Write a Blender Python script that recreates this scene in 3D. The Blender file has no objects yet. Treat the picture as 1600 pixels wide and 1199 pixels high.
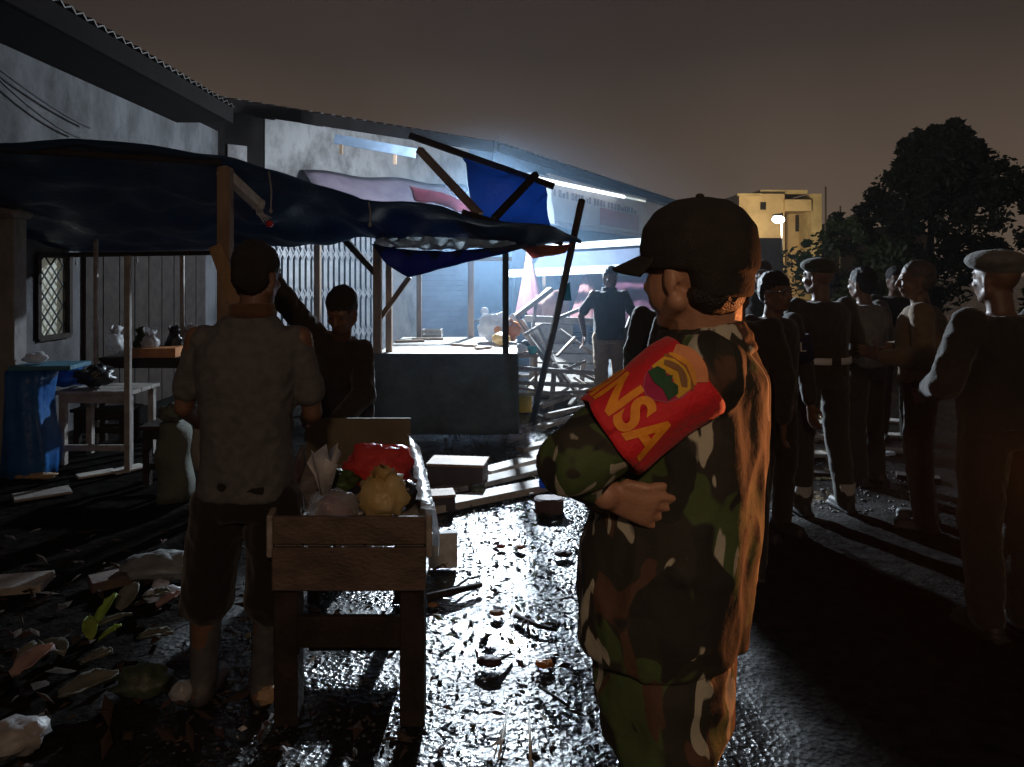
import bpy, bmesh, math, random
from mathutils import Vector, Matrix, noise
R = math.radians
V = Vector
random.seed(7)
sc = bpy.context.scene
C = sc.collection

# ------------------------------------------------------------------ camera
F, CX, HY, CAMH = 1164.0, 800.0, 428.0, 1.6      # focal length and horizon in photo pixels, eye height in metres
cam = bpy.data.objects.new('camera', bpy.data.cameras.new('camera'))
C.objects.link(cam)
cam.location = (0, 0, CAMH)
cam.rotation_euler = (R(90), 0, 0)
cam.data.sensor_width = 36
cam.data.lens = 36 * F / 1600
cam.data.shift_y = -(599.5 - HY) / 1600
cam.data.clip_start = 0.05
cam.data.clip_end = 2000
sc.camera = cam

# ------------------------------------------------------------------ night sky (brown city glow, brighter to the horizon)
wd = bpy.data.worlds.new('World'); sc.world = wd; wd.use_nodes = True
nt = wd.node_tree; nt.nodes.clear()
wo = nt.nodes.new('ShaderNodeOutputWorld'); bg = nt.nodes.new('ShaderNodeBackground')
tc = nt.nodes.new('ShaderNodeTexCoord'); sx = nt.nodes.new('ShaderNodeSeparateXYZ'); rp = nt.nodes.new('ShaderNodeValToRGB')
nt.links.new(tc.outputs['Generated'], sx.inputs[0]); nt.links.new(sx.outputs['Z'], rp.inputs[0])
cn = nt.nodes.new('ShaderNodeTexNoise'); cn.inputs['Scale'].default_value = 2.2; cn.inputs['Detail'].default_value = 5
cm = nt.nodes.new('ShaderNodeMapRange'); cm.inputs['To Min'].default_value = .82; cm.inputs['To Max'].default_value = 1.18; cm.inputs['From Min'].default_value = .3; cm.inputs['From Max'].default_value = .7
nt.links.new(tc.outputs['Generated'], cn.inputs['Vector']); nt.links.new(cn.outputs['Fac'], cm.inputs['Value'])
mu = nt.nodes.new('ShaderNodeVectorMath'); mu.operation = 'SCALE'
nt.links.new(rp.outputs[0], mu.inputs[0]); nt.links.new(cm.outputs[0], mu.inputs['Scale']); nt.links.new(mu.outputs[0], bg.inputs[0]); nt.links.new(bg.outputs[0], wo.inputs[0])
el = rp.color_ramp.elements
el[0].position = 0.0; el[0].color = (0.108, 0.077, 0.055, 1)
el[1].position = 0.45; el[1].color = (0.022, 0.0160, 0.0150, 1)
e = el.new(0.15); e.color = (0.073, 0.0525, 0.040, 1)
e = el.new(0.28); e.color = (0.035, 0.0257, 0.0215, 1)
bg.inputs[1].default_value = 1.15

# ------------------------------------------------------------------ picture
vs = sc.view_settings
vs.view_transform = 'Standard'; vs.look = 'None'; vs.exposure = 0.0; vs.gamma = 1.0; vs.use_curve_mapping = False
sc.render.engine = 'CYCLES'
cy = sc.cycles
cy.use_denoising = True
try: cy.denoiser = 'OPENIMAGEDENOISE'
except Exception: pass
cy.max_bounces = 6; cy.diffuse_bounces = 3; cy.glossy_bounces = 3; cy.transmission_bounces = 4; cy.volume_bounces = 0
cy.transparent_max_bounces = 8
cy.sample_clamp_indirect = 4.0
cy.caustics_reflective = False; cy.caustics_refractive = False

# the two lamps of the place: the bare work bulb behind the hanging tarp and a sodium street lamp behind the viewer
BULB = V((-0.30, 10.6, 2.95)); BULB_W = 2700.0; FLOOD_W = 3400.0
SODIUM = V((0.15, -1.35, 2.6)); SODIUM_W = 92.0
HAZARD = V((1.98, 2.42, 1.00)); HAZARD_W = 150.0

# ------------------------------------------------------------------ helpers
def W(px, py, y):
    """place point: photo direction (px, py) at the distance y metres ahead"""
    return V(((px - CX) / F * y, y, CAMH - (py - HY) / F * y))
def G(px, py, z=0.0):
    y = (CAMH - z) * F / (py - HY)
    return V(((px - CX) / F * y, y, z))

ORG = {}
def tag(o, label, cat=None, group=None, kind=None):
    if label: o['label'] = label
    if cat: o['category'] = cat
    if group: o['group'] = group
    if kind: o['kind'] = kind
    return o
def thing(name, label, cat, loc, group=None):
    o = bpy.data.objects.new(name, None); C.objects.link(o)
    o.location = loc; o.empty_display_size = 0.1
    ORG[o.name] = V(loc)
    return tag(o, label, cat, group)
def link(name, me, parent, org):
    o = bpy.data.objects.new(name, me); C.objects.link(o)
    if parent is not None: o.parent = parent
    else: o.location = org
    ORG[o.name] = V(org)
    return o

def frame(d, up=V((0, 0, 1))):
    d = d.normalized()
    s = d.cross(up)
    if s.length < 1e-4: s = d.cross(V((0, 1, 0)))
    s.normalize()
    return d, s, s.cross(d).normalized()

class MB:
    def __init__(s): s.v = []; s.f = []
    def add(s, vs_, fs):
        n = len(s.v); s.v += [V(p) for p in vs_]; s.f += [tuple(i + n for i in f) for f in fs]; return s
    def hexa(s, p):
        return s.add(p, [(0, 3, 2, 1), (4, 5, 6, 7), (0, 1, 5, 4), (1, 2, 6, 5), (2, 3, 7, 6), (3, 0, 4, 7)])
    def box(s, c, sx, sy, sz, m=None):
        c = V(c); m = m or Matrix.Identity(3)
        return s.hexa([c + m @ V((x * sx / 2, y * sy / 2, z * sz / 2)) for z in (-1, 1) for x, y in ((-1, -1), (1, -1), (1, 1), (-1, 1))])
    def beam(s, p, q, w, h, up=V((0, 0, 1))):
        p = V(p); q = V(q); d, a, b = frame(q - p, up)
        return s.hexa([o + a * (x * w / 2) + b * (y * h / 2) for o in (p, q) for x, y in ((-1, -1), (1, -1), (1, 1), (-1, 1))])
    def tube(s, pts, r, n=8, r1=None):
        pts = [V(p) for p in pts]; k = len(pts); vs_ = []; fs = []
        up = V((0, 0, 1))
        for i, p in enumerate(pts):
            d = pts[min(i + 1, k - 1)] - pts[max(i - 1, 0)]
            d, a, b = frame(d, up if abs(d.normalized().z) < .95 else V((0, 1, 0)))
            rr = r if r1 is None else r + (r1 - r) * i / (k - 1)
            for j in range(n):
                t = 2 * math.pi * j / n
                vs_.append(p + a * math.cos(t) * rr + b * math.sin(t) * rr)
        for i in range(k - 1):
            for j in range(n):
                fs.append((i * n + j, i * n + (j + 1) % n, (i + 1) * n + (j + 1) % n, (i + 1) * n + j))
        fs.append(tuple(reversed(range(n)))); fs.append(tuple(range((k - 1) * n, k * n)))
        return s.add(vs_, fs)
    def ell(s, c, rx, ry, rz, m=None, nu=12, nv=8):
        c = V(c); m = m or Matrix.Identity(3); vs_ = [c + m @ V((0, 0, -rz))]; fs = []
        for i in range(1, nv):
            a = -math.pi / 2 + math.pi * i / nv
            for j in range(nu):
                t = 2 * math.pi * j / nu
                vs_.append(c + m @ V((rx * math.cos(a) * math.cos(t), ry * math.cos(a) * math.sin(t), rz * math.sin(a))))
        vs_.append(c + m @ V((0, 0, rz)))
        for j in range(nu): fs.append((0, 1 + (j + 1) % nu, 1 + j))
        for i in range(nv - 2):
            for j in range(nu):
                a = 1 + i * nu
                fs.append((a + j, a + (j + 1) % nu, a + nu + (j + 1) % nu, a + nu + j))
        a = 1 + (nv - 2) * nu; t = len(vs_) - 1
        for j in range(nu): fs.append((a + j, a + (j + 1) % nu, t))
        return s.add(vs_, fs)
    def cap(s, p, q, r0, r1, n=12):
        """tapered limb with round ends"""
        p = V(p); q = V(q); d, a, b = frame(q - p); m = Matrix((a, b, d)).transposed()
        L = (q - p).length; prof = []
        for i in range(5):
            t = -math.pi / 2 + i * math.pi / 8 * 1.0
            prof.append((r0 * math.cos(t), r0 * math.sin(t)))
        for i in range(5):
            t = i * math.pi / 8
            prof.append((r1 * math.cos(t), L + r1 * math.sin(t)))
        vs_ = []; fs = []
        for rr, z in prof:
            rr = max(rr, 1e-4)
            for j in range(n):
                t = 2 * math.pi * j / n
                vs_.append(p + m @ V((rr * math.cos(t), rr * math.sin(t), z)))
        for i in range(len(prof) - 1):
            for j in range(n):
                fs.append((i * n + j, i * n + (j + 1) % n, (i + 1) * n + (j + 1) % n, (i + 1) * n + j))
        fs.append(tuple(reversed(range(n)))); fs.append(tuple(range((len(prof) - 1) * n, len(prof) * n)))
        return s.add(vs_, fs)
    def loft(s, st, n=20, pw=2.3):
        """st: stations (centre, half-width vector, half-depth vector)"""
        vs_ = []; fs = []
        for c, a, b in st:
            for j in range(n):
                t = 2 * math.pi * j / n
                ct, sn = math.cos(t), math.sin(t)
                ct = math.copysign(abs(ct) ** (2 / pw), ct); sn = math.copysign(abs(sn) ** (2 / pw), sn)
                vs_.append(V(c) + a * ct + b * sn)
        k = len(st)
        for i in range(k - 1):
            for j in range(n):
                fs.append((i * n + j, i * n + (j + 1) % n, (i + 1) * n + (j + 1) % n, (i + 1) * n + j))
        fs.append(tuple(reversed(range(n)))); fs.append(tuple(range((k - 1) * n, k * n)))
        return s.add(vs_, fs)
    def prism(s, poly, ex):
        n = len(poly); ex = V(ex)
        return s.add([V(p) for p in poly] + [V(p) + ex for p in poly],
                     [tuple(reversed(range(n))), tuple(range(n, 2 * n))] + [(i, (i + 1) % n, n + (i + 1) % n, n + i) for i in range(n)])
    def sheet(s, g, th=0.004):
        """g: rows of points -> thin closed sheet"""
        nu, nv = len(g), len(g[0]); top = []; bot = []
        for i in range(nu):
            for j in range(nv):
                du = V(g[min(i + 1, nu - 1)][j]) - V(g[max(i - 1, 0)][j]); dv = V(g[i][min(j + 1, nv - 1)]) - V(g[i][max(j - 1, 0)])
                nn = du.cross(dv)
                nn = nn.normalized() if nn.length > 1e-9 else V((0, 0, 1))
                top.append(V(g[i][j]) + nn * th / 2); bot.append(V(g[i][j]) - nn * th / 2)
        N = nu * nv; fs = []
        I = lambda i, j: i * nv + j
        for i in range(nu - 1):
            for j in range(nv - 1):
                fs.append((I(i, j), I(i + 1, j), I(i + 1, j + 1), I(i, j + 1)))
                fs.append((N + I(i, j), N + I(i, j + 1), N + I(i + 1, j + 1), N + I(i + 1, j)))
        rim = [I(i, 0) for i in range(nu)] + [I(nu - 1, j) for j in range(1, nv)] + [I(i, nv - 1) for i in range(nu - 2, -1, -1)] + [I(0, j) for j in range(nv - 2, 0, -1)]
        for a, b in zip(rim, rim[1:] + rim[:1]): fs.append((a, N + a, N + b, b))
        return s.add(top + bot, fs)
    def mesh(s, org, name='m'):
        me = bpy.data.meshes.new(name)
        me.from_pydata([p - org for p in s.v], [], s.f); me.update()
        return me
    def build(s, name, mat, parent=None, smooth=False, bevel=0.0, org=None, fix=True):
        if parent is not None: org = ORG[parent.name]
        elif org is None:
            xs = [p.x for p in s.v]; ys = [p.y for p in s.v]
            org = V(((min(xs) + max(xs)) / 2, (min(ys) + max(ys)) / 2, min(p.z for p in s.v)))
        me = s.mesh(org, name)
        if bevel or fix:
            bm = bmesh.new(); bm.from_mesh(me)
            if bevel: bmesh.ops.bevel(bm, geom=bm.edges[:], offset=bevel, segments=1, affect='EDGES', clamp_overlap=True)
            bmesh.ops.recalc_face_normals(bm, faces=bm.faces[:])
            bm.to_mesh(me); bm.free()
        if smooth: me.shade_smooth()
        me.materials.append(mat)
        return link(name, me, parent, org)

def remesh(mb, voxel, smooth_it=4, wrinkle=0.0, wscale=7.0, org=V((0, 0, 0)), seed=0, stretch=V((1, 1, 1))):
    """one continuous skin around everything collected in mb"""
    me = mb.mesh(org, 'body')
    o = bpy.data.objects.new('tmp', me); C.objects.link(o)
    m = o.modifiers.new('r', 'REMESH'); m.mode = 'VOXEL'; m.voxel_size = voxel
    if smooth_it:
        m = o.modifiers.new('s', 'SMOOTH'); m.factor = 0.5; m.iterations = smooth_it
    dg = bpy.context.evaluated_depsgraph_get()
    out = bpy.data.meshes.new_from_object(o.evaluated_get(dg))
    bpy.data.objects.remove(o); bpy.data.meshes.remove(me)
    if wrinkle:
        off = V((seed * 3.7, seed * 1.9, seed * 5.3))
        nor = [v.normal.copy() for v in out.vertices]
        for v, n_ in zip(out.vertices, nor):
            p = V((v.co.x * stretch.x, v.co.y * stretch.y, v.co.z * stretch.z)) * wscale + off
            w = noise.noise(p + noise.noise_vector(p * .6) * .8)
            w2 = 1 - 2 * abs(noise.noise(p * 1.9 + V((9, 3, 1))))
            v.co += n_ * wrinkle * (w * .8 + (w2 - .5) * .55)
        out.update()
    out.shade_smooth()
    return out

# ------------------------------------------------------------------ materials
MATS = {}
def mat(name, c1, c2=None, scale=8.0, rough=0.7, bump=0.0, bscale=40.0, metal=0.0, transl=0.0, tcol=None, stretch=(1, 1, 1),
        emis=None, estr=0.0, spec=0.5, rvar=0.0, alpha=1.0, sheen=0.0, contrast=(0.35, 0.65), dirt=None, dscale=3.0, damt=(0.5, 0.7)):
    if name in MATS: return MATS[name]
    m = bpy.data.materials.new(name); m.use_nodes = True; t = m.node_tree; N = t.nodes; L = t.links
    bs = N['Principled BSDF']; out = N['Material Output']
    tcn = N.new('ShaderNodeTexCoord'); mp = N.new('ShaderNodeMapping'); mp.inputs['Scale'].default_value = stretch
    L.new(tcn.outputs['Object'], mp.inputs[0])
    c2 = c2 or tuple(x * 0.65 for x in c1)
    nz = N.new('ShaderNodeTexNoise'); nz.inputs['Scale'].default_value = scale; nz.inputs['Detail'].default_value = 6; nz.inputs['Roughness'].default_value = .6
    L.new(mp.outputs[0], nz.inputs['Vector'])
    cr = N.new('ShaderNodeValToRGB'); E = cr.color_ramp.elements
    E[0].position, E[1].position = contrast
    E[0].color = (*c2, 1); E[1].color = (*c1, 1)
    L.new(nz.outputs['Fac'], cr.inputs[0]); col = cr.outputs[0]
    if dirt:
        n2 = N.new('ShaderNodeTexNoise'); n2.inputs['Scale'].default_value = dscale; n2.inputs['Detail'].default_value = 8; n2.inputs['Roughness'].default_value = .7
        L.new(mp.outputs[0], n2.inputs['Vector'])
        r2 = N.new('ShaderNodeValToRGB'); r2.color_ramp.elements[0].position, r2.color_ramp.elements[1].position = damt
        L.new(n2.outputs['Fac'], r2.inputs[0])
        mx = N.new('ShaderNodeMix'); mx.data_type = 'RGBA'
        L.new(r2.outputs[0], mx.inputs['Factor']); L.new(col, mx.inputs['A']); mx.inputs['B'].default_value = (*dirt, 1)
        col = mx.outputs['Result']
    L.new(col, bs.inputs['Base Color'])
    bs.inputs['Roughness'].default_value = rough; bs.inputs['Metallic'].default_value = metal
    bs.inputs['Specular IOR Level'].default_value = spec
    if sheen: bs.inputs['Sheen Weight'].default_value = sheen
    if rvar:
        mr = N.new('ShaderNodeMapRange'); mr.inputs['To Min'].default_value = max(rough - rvar, .03); mr.inputs['To Max'].default_value = min(rough + rvar, 1)
        mr.inputs['From Min'].default_value = .3; mr.inputs['From Max'].default_value = .7
        L.new(nz.outputs['Fac'], mr.inputs['Value']); L.new(mr.outputs[0], bs.inputs['Roughness'])
    if bump:
        nb = N.new('ShaderNodeTexNoise'); nb.inputs['Scale'].default_value = bscale; nb.inputs['Detail'].default_value = 5
        L.new(mp.outputs[0], nb.inputs['Vector'])
        bp = N.new('ShaderNodeBump'); bp.inputs['Strength'].default_value = bump; bp.inputs['Distance'].default_value = 0.02
        L.new(nb.outputs['Fac'], bp.inputs['Height']); L.new(bp.outputs[0], bs.inputs['Normal'])
    if emis:
        bs.inputs['Emission Color'].default_value = (*emis, 1); bs.inputs['Emission Strength'].default_value = estr
    sh = bs.outputs[0]
    if transl:
        tr = N.new('ShaderNodeBsdfTranslucent'); ms = N.new('ShaderNodeMixShader'); ms.inputs[0].default_value = transl
        if tcol: tr.inputs[0].default_value = (*tcol, 1)
        else: L.new(col, tr.inputs[0])
        L.new(sh, ms.inputs[1]); L.new(tr.outputs[0], ms.inputs[2]); sh = ms.outputs[0]
    if alpha < 1:
        tp = N.new('ShaderNodeBsdfTransparent'); ms = N.new('ShaderNodeMixShader'); ms.inputs[0].default_value = alpha
        L.new(tp.outputs[0], ms.inputs[1]); L.new(sh, ms.inputs[2]); sh = ms.outputs[0]
    L.new(sh, out.inputs['Surface'])
    MATS[name] = m
    return m

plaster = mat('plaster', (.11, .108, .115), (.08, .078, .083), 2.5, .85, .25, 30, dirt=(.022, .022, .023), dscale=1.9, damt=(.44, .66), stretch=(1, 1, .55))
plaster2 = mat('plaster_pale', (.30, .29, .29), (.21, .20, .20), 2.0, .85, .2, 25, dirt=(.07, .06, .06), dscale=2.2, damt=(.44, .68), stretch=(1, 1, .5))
tinroof = mat('tin_roof', (.05, .043, .04), (.028, .024, .022), 3, .6, .2, 20, metal=.3)
wood = mat('wood', (.30, .20, .13), (.17, .11, .07), 9, .7, .3, 60, stretch=(1, 1, .25))
wood_h = mat('wood_grey', (.40, .37, .34), (.25, .22, .20), 7, .75, .35, 50, dirt=(.10, .08, .07), dscale=5, damt=(.5, .75))
wood_red = mat('wood_reddish', (.135, .095, .078), (.07, .05, .042), 8, .65, .3, 50, stretch=(1, 1, 2))
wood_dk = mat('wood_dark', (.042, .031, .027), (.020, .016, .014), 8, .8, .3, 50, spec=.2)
wood_pale = mat('wood_pale', (.62, .59, .54), (.46, .42, .37), 7, .7, .25, 50, dirt=(.2, .17, .14), dscale=4, damt=(.55, .8))
wood_tan = mat('wood_tan', (.36, .22, .11), (.24, .14, .07), 9, .6, .2, 50, stretch=(1, 1, .25))
steel = mat('steel', (.28, .28, .29), (.16, .16, .17), 12, .45, .1, 60, metal=.7)
blue_tarp = mat('blue_tarp', (.010, .050, .12), (.007, .035, .085), 5, .42, .35, 26, transl=.28, tcol=(.006, .055, .17), rvar=.15)
blue_thin = mat('blue_tarp_thin', (.035, .09, .20), (.025, .06, .14), 6, .4, .4, 22, transl=.42, tcol=(.03, .11, .28))
silver = mat('silver_sheet', (.62, .66, .68), (.40, .44, .47), 9, .28, .8, 30, metal=.3, transl=.55)
teal_cloth = mat('teal_cloth', (.095, .135, .155), (.055, .085, .10), 3, .8, .3, 30, dirt=(.03, .028, .03), dscale=2.0, damt=(.45, .7))
rope = mat('rope', (.35, .33, .3), None, 30, .8)
black_rubber = mat('black_cable', (.015, .015, .016), None, 10, .6)
white_pl = mat('white_plastic', (.75, .75, .77), (.6, .6, .62), 12, .35, .3, 40, transl=.25)
skin = mat('skin', (.36, .20, .13), (.28, .145, .095), 14, .5, .12, 160, spec=.4)
skin_dk = mat('skin_brown', (.16, .088, .06), (.115, .062, .042), 14, .5, .12, 160, spec=.4)
hair_m = mat('hair', (.012, .010, .010), (.006, .005, .005), 60, .55, .6, 220)
# ================================================================== GROUND
def ground_mat():
    m = bpy.data.materials.new('wet_ground'); m.use_nodes = True; t = m.node_tree; N = t.nodes; L = t.links; bs = N['Principled BSDF']
    tcn = N.new('ShaderNodeTexCoord')
    def nz(sc_, d=6, r=.6):
        n = N.new('ShaderNodeTexNoise'); n.inputs['Scale'].default_value = sc_; n.inputs['Detail'].default_value = d; n.inputs['Roughness'].default_value = r
        L.new(tcn.outputs['Object'], n.inputs['Vector']); return n
    def ramp(src, a, b, ca, cb):
        r_ = N.new('ShaderNodeValToRGB'); r_.color_ramp.elements[0].position = a; r_.color_ramp.elements[1].position = b
        r_.color_ramp.elements[0].color = (*ca, 1); r_.color_ramp.elements[1].color = (*cb, 1); L.new(src, r_.inputs[0]); return r_
    c = ramp(nz(14, 8, .7).outputs['Fac'], .35, .68, (.005, .0048, .0048), (.021, .0195, .0185))
    L.new(c.outputs[0], bs.inputs['Base Color'])
    ro = ramp(nz(1.6, 4).outputs['Fac'], .40, .62, (.14,) * 3, (.38,) * 3)
    # the trodden strip between the stalls stays wet; the mud beside it is duller
    sp_ = N.new('ShaderNodeSeparateXYZ'); L.new(tcn.outputs['Object'], sp_.inputs[0]); wob = nz(1.1, 4)
    def mth(op, a, b=None, c=None):
        n = N.new('ShaderNodeMath'); n.operation = op
        for i_, q_ in enumerate((a, b, c)):
            if q_ is None: continue
            if isinstance(q_, (int, float)): n.inputs[i_].default_value = q_
            else: L.new(q_, n.inputs[i_])
        return n.outputs[0]
    wx_ = mth('MULTIPLY_ADD', wob.outputs['Fac'], 1.2, mth('ADD', sp_.outputs['X'], -.6))
    def sstep(v, a, b):
        n = N.new('ShaderNodeMapRange'); n.interpolation_type = 'SMOOTHSTEP'; n.inputs['From Min'].default_value = a; n.inputs['From Max'].default_value = b; L.new(v, n.inputs['Value']); return n.outputs[0]
    strip = mth('MULTIPLY', sstep(wx_, -1.55, -1.05), sstep(wx_, 1.25, .75))
    wyy = mth('MULTIPLY_ADD', wob.outputs['Fac'], 1.6, mth('ADD', sp_.outputs['Y'], -.8))
    wet = mth('MAXIMUM', strip, mth('MULTIPLY', sstep(wyy, 4.7, 5.6), sstep(wx_, -1.9, -1.3)))
    L.new(mth('MULTIPLY_ADD', wet, .45, .0), bs.inputs['Specular IOR Level'])
    rg = mth('ADD', mth('MULTIPLY', ro.outputs[0], wet), mth('MULTIPLY', mth('SUBTRACT', 1.0, wet), 1.0)); L.new(rg, bs.inputs['Roughness'])
    vo = N.new('ShaderNodeTexVoronoi'); vo.inputs['Scale'].default_value = 42; L.new(tcn.outputs['Object'], vo.inputs['Vector'])
    b1 = N.new('ShaderNodeBump'); b1.inputs['Strength'].default_value = .33; b1.inputs['Distance'].default_value = .012
    L.new(vo.outputs['Distance'], b1.inputs['Height'])
    b2 = N.new('ShaderNodeBump'); b2.inputs['Strength'].default_value = .28; b2.inputs['Distance'].default_value = .03
    L.new(nz(22, 5).outputs['Fac'], b2.inputs['Height']); L.new(b1.outputs[0], b2.inputs['Normal'])
    pud = ramp(nz(1.3, 3).outputs['Fac'], .36, .56, (.35,) * 3, (1.0,) * 3)
    for b_, k_ in ((b1, .42), (b2, .42)):
        mm_ = N.new('ShaderNodeMath'); mm_.operation = 'MULTIPLY'; mm_.inputs[1].default_value = k_; L.new(pud.outputs[0], mm_.inputs[0]); L.new(mm_.outputs[0], b_.inputs['Strength'])
    L.new(b2.outputs[0], bs.inputs['Normal'])
    return m
gm = ground_mat()
def axis(a, b, lo, hi, st):
    xs = []; x = a
    while x <= b + 1e-6: xs.append(x); x += st
    g = st; x = a; left = []
    while x > lo: g *= 1.35; x -= g; left.append(max(x, lo))
    g = st; x = xs[-1]; right = []
    while x < hi: g *= 1.35; x += g; right.append(min(x, hi))
    return left[::-1] + xs + right
gx = axis(-3.6, 3.4, -300, 300, .06); gy = axis(1.0, 8.0, -60, 600, .06)
mb = MB(); nx = len(gx)
for y in gy:
    for x in gx:
        z = 0
        if -6 < x < 6 and -1 < y < 14:
            p = V((x, y, 0)); z = .010 * noise.noise(p * 2.3) + .009 * noise.noise(p * 7) + .006 * noise.noise(p * 17) - .012
        mb.v.append(V((x, y, z)))
for j in range(len(gy) - 1):
    for i in range(nx - 1):
        a = j * nx + i; mb.f.append((a, a + 1, a + nx + 1, a + nx))
gr = mb.build('ground', gm, smooth=True, org=V((0, 0, 0)), fix=False); tag(gr, None, kind='structure')

# ================================================================== BUILDINGS
def wallseg(mb, p, q, z0, z1, th=.16):
    p = V((p[0], p[1], 0)); q = V((q[0], q[1], 0)); d = (q - p).normalized(); n = V((d.y, -d.x, 0))     # n points to the street
    mb.hexa([p + V((0, 0, z0)), q + V((0, 0, z0)), q - n * th + V((0, 0, z0)), p - n * th + V((0, 0, z0)),
             p + V((0, 0, z1)), q + V((0, 0, z1)), q - n * th + V((0, 0, z1)), p - n * th + V((0, 0, z1))])
    return mb
def corrugated(mb, a, b, c, d, pitch=.16, amp=.02, th=.012, n=None):
    """sheet a-b (eave) to d-c (ridge), waves running up the slope"""
    a, b, c, d = map(V, (a, b, c, d)); L_ = (b - a).length; k = max(4, int(L_ / pitch) * 4)
    nn = (b - a).cross(d - a).normalized(); rows = []
    for v in (0, 1):
        rows.append([(a.lerp(b, i / k)).lerp(d.lerp(c, i / k), v) + nn * amp * math.sin(i * math.pi / 2) for i in range(k + 1)])
    return mb.sheet(rows, th)

near_black = mat('near_black_board', (.012, .010, .010), None, 6, .95, spec=.08)  # plain near-black, also the shade colour of the gap panel
# --- left shophouse: stained plaster wall running away from the viewer, low tin eave
b1 = thing('shophouse', 'stained grey plaster shophouse on the left under a low dark eave', 'building', (-4.6, 8, 0))
wx = -4.5
w = MB()
wallseg(w, (wx, 3.0), (wx, 7.05), 0, 2.45); wallseg(w, (wx, 7.55), (wx, 11.4), 0, 2.45)
wallseg(w, (wx, 7.05), (wx, 7.55), 0, .98); wallseg(w, (wx, 7.05), (wx, 7.55), 1.78, 2.45)
wallseg(w, (wx, 3.0), (wx, 11.4), 2.45, 3.78)
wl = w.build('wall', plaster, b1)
m = MB(); corrugated(m, (-3.72, 2.5, 3.84), (-3.72, 10.0, 3.84), (-6.6, 10.0, 4.75), (-6.6, 2.5, 4.75))
rf = m.build('roof', tinroof, b1)
m = MB(); m.beam((-3.76, 2.5, 3.72), (-3.76, 10.0, 3.72), .035, .20); m.build('fascia', near_black, rf)
m = MB(); m.beam((-4.14, 2.5, 3.635), (-4.14, 9.98, 3.635), .70, .02); m.build('soffit', near_black, rf)
for y in [3.2 + i * 1.0 for i in range(7)]:
    m = MB(); m.beam((-4.48, y, 3.70), (-3.80, y, 3.70), .06, .08); m.build('rafter', wood_dk, rf)
# lattice window
fr = MB()
for a, b in (((wx + .01, 7.05, .98), (wx + .01, 7.05, 1.78)), ((wx + .01, 7.55, .98), (wx + .01, 7.55, 1.78)), ((wx + .01, 7.05, .98), (wx + .01, 7.55, .98)), ((wx + .01, 7.05, 1.78), (wx + .01, 7.55, 1.78))):
    fr.beam(a, b, .05, .05, V((1, 0, 0.01)))
win = fr.build('window', wood_dk, b1)
paneM = mat('window_pane_pale', (.60, .60, .50), (.42, .42, .36), 5, .3, .1, 20, emis=(.75, .78, .62), estr=.07)
m = MB(); m.box((wx - .06, 7.3, 1.38), .01, .5, .8); m.build('pane', paneM, win)
for k in range(-4, 6):
    for s in (1, -1):
        z0 = 1.38 + (k - .5) * .2; a = V((wx - .02, 7.05, z0 - s * .25)); b = V((wx - .02, 7.55, z0 + s * .25))
        # clip to the opening
        pts = [a.lerp(b, i / 20) for i in range(21)]; pts = [p for p in pts if .99 < p.z < 1.77]
        if len(pts) > 2:
            m = MB(); m.beam(pts[0], pts[-1], .012, .012); m.build('lattice_bar', black_rubber, win)
# wooden door and boards under the tarp (dim)
for i in range(9):
    y = 7.95 + i * .34
    m = MB(); m.box((wx + .03, y, 1.05), .03, .32, 2.1); m.build('door_board', wood_dk, b1)

# cable across the wall
for k, (pa, pm, pb) in enumerate((((-30, 95, 6.1), (60, 190, 7.0), (125, 216, 8.0)), ((-30, 85, 6.12), (75, 170, 7.1), (140, 200, 8.05)), ((-30, 30, 6.3), (40, 36, 6.6), (105, 62, 7.3)))):
    a, b, c = W(*pa), W(*pm), W(*pb)
    a.x = b.x = c.x = -4.42
    sc_ = lambda p, px, py: V((-4.42, -4.42 * F / (px - CX), CAMH + (HY - py) / F * (-4.42 * F / (px - CX))))
    a, b, c = sc_(a, *pa[:2]), sc_(b, *pm[:2]), sc_(c, *pb[:2])
    pts = [a.lerp(b, t).lerp(b.lerp(c, t), t) for t in [i / 14 for i in range(15)]]
    m = MB(); m.tube(pts, .012, 6); o = m.build('cable', black_rubber, smooth=True)
    tag(o, ('thick black cable drooping lowest across the grey plaster wall', 'upper of the two black cables drooping across the plaster wall', 'black cable running under the eave at the top left corner')[k], 'cable', 'cables on the plaster wall')

# white post with capital at the left frame edge
pc = thing('porch_column', 'grey square porch column with wider capital at the left edge', 'column', (-4.02, 5.95, 0))
m = MB(); m.box((-3.99, 5.95, 1.02), .13, .16, 2.04); m.build('shaft', plaster2, pc, bevel=.008)
m = MB(); m.box((-4.02, 5.95, 2.20), .27, .26, .32); m.build('capital', plaster2, pc, bevel=.03)
m = MB(); m.box((-3.99, 5.95, .05), .2, .22, .10); m.build('base', plaster2, pc, bevel=.01)

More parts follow.
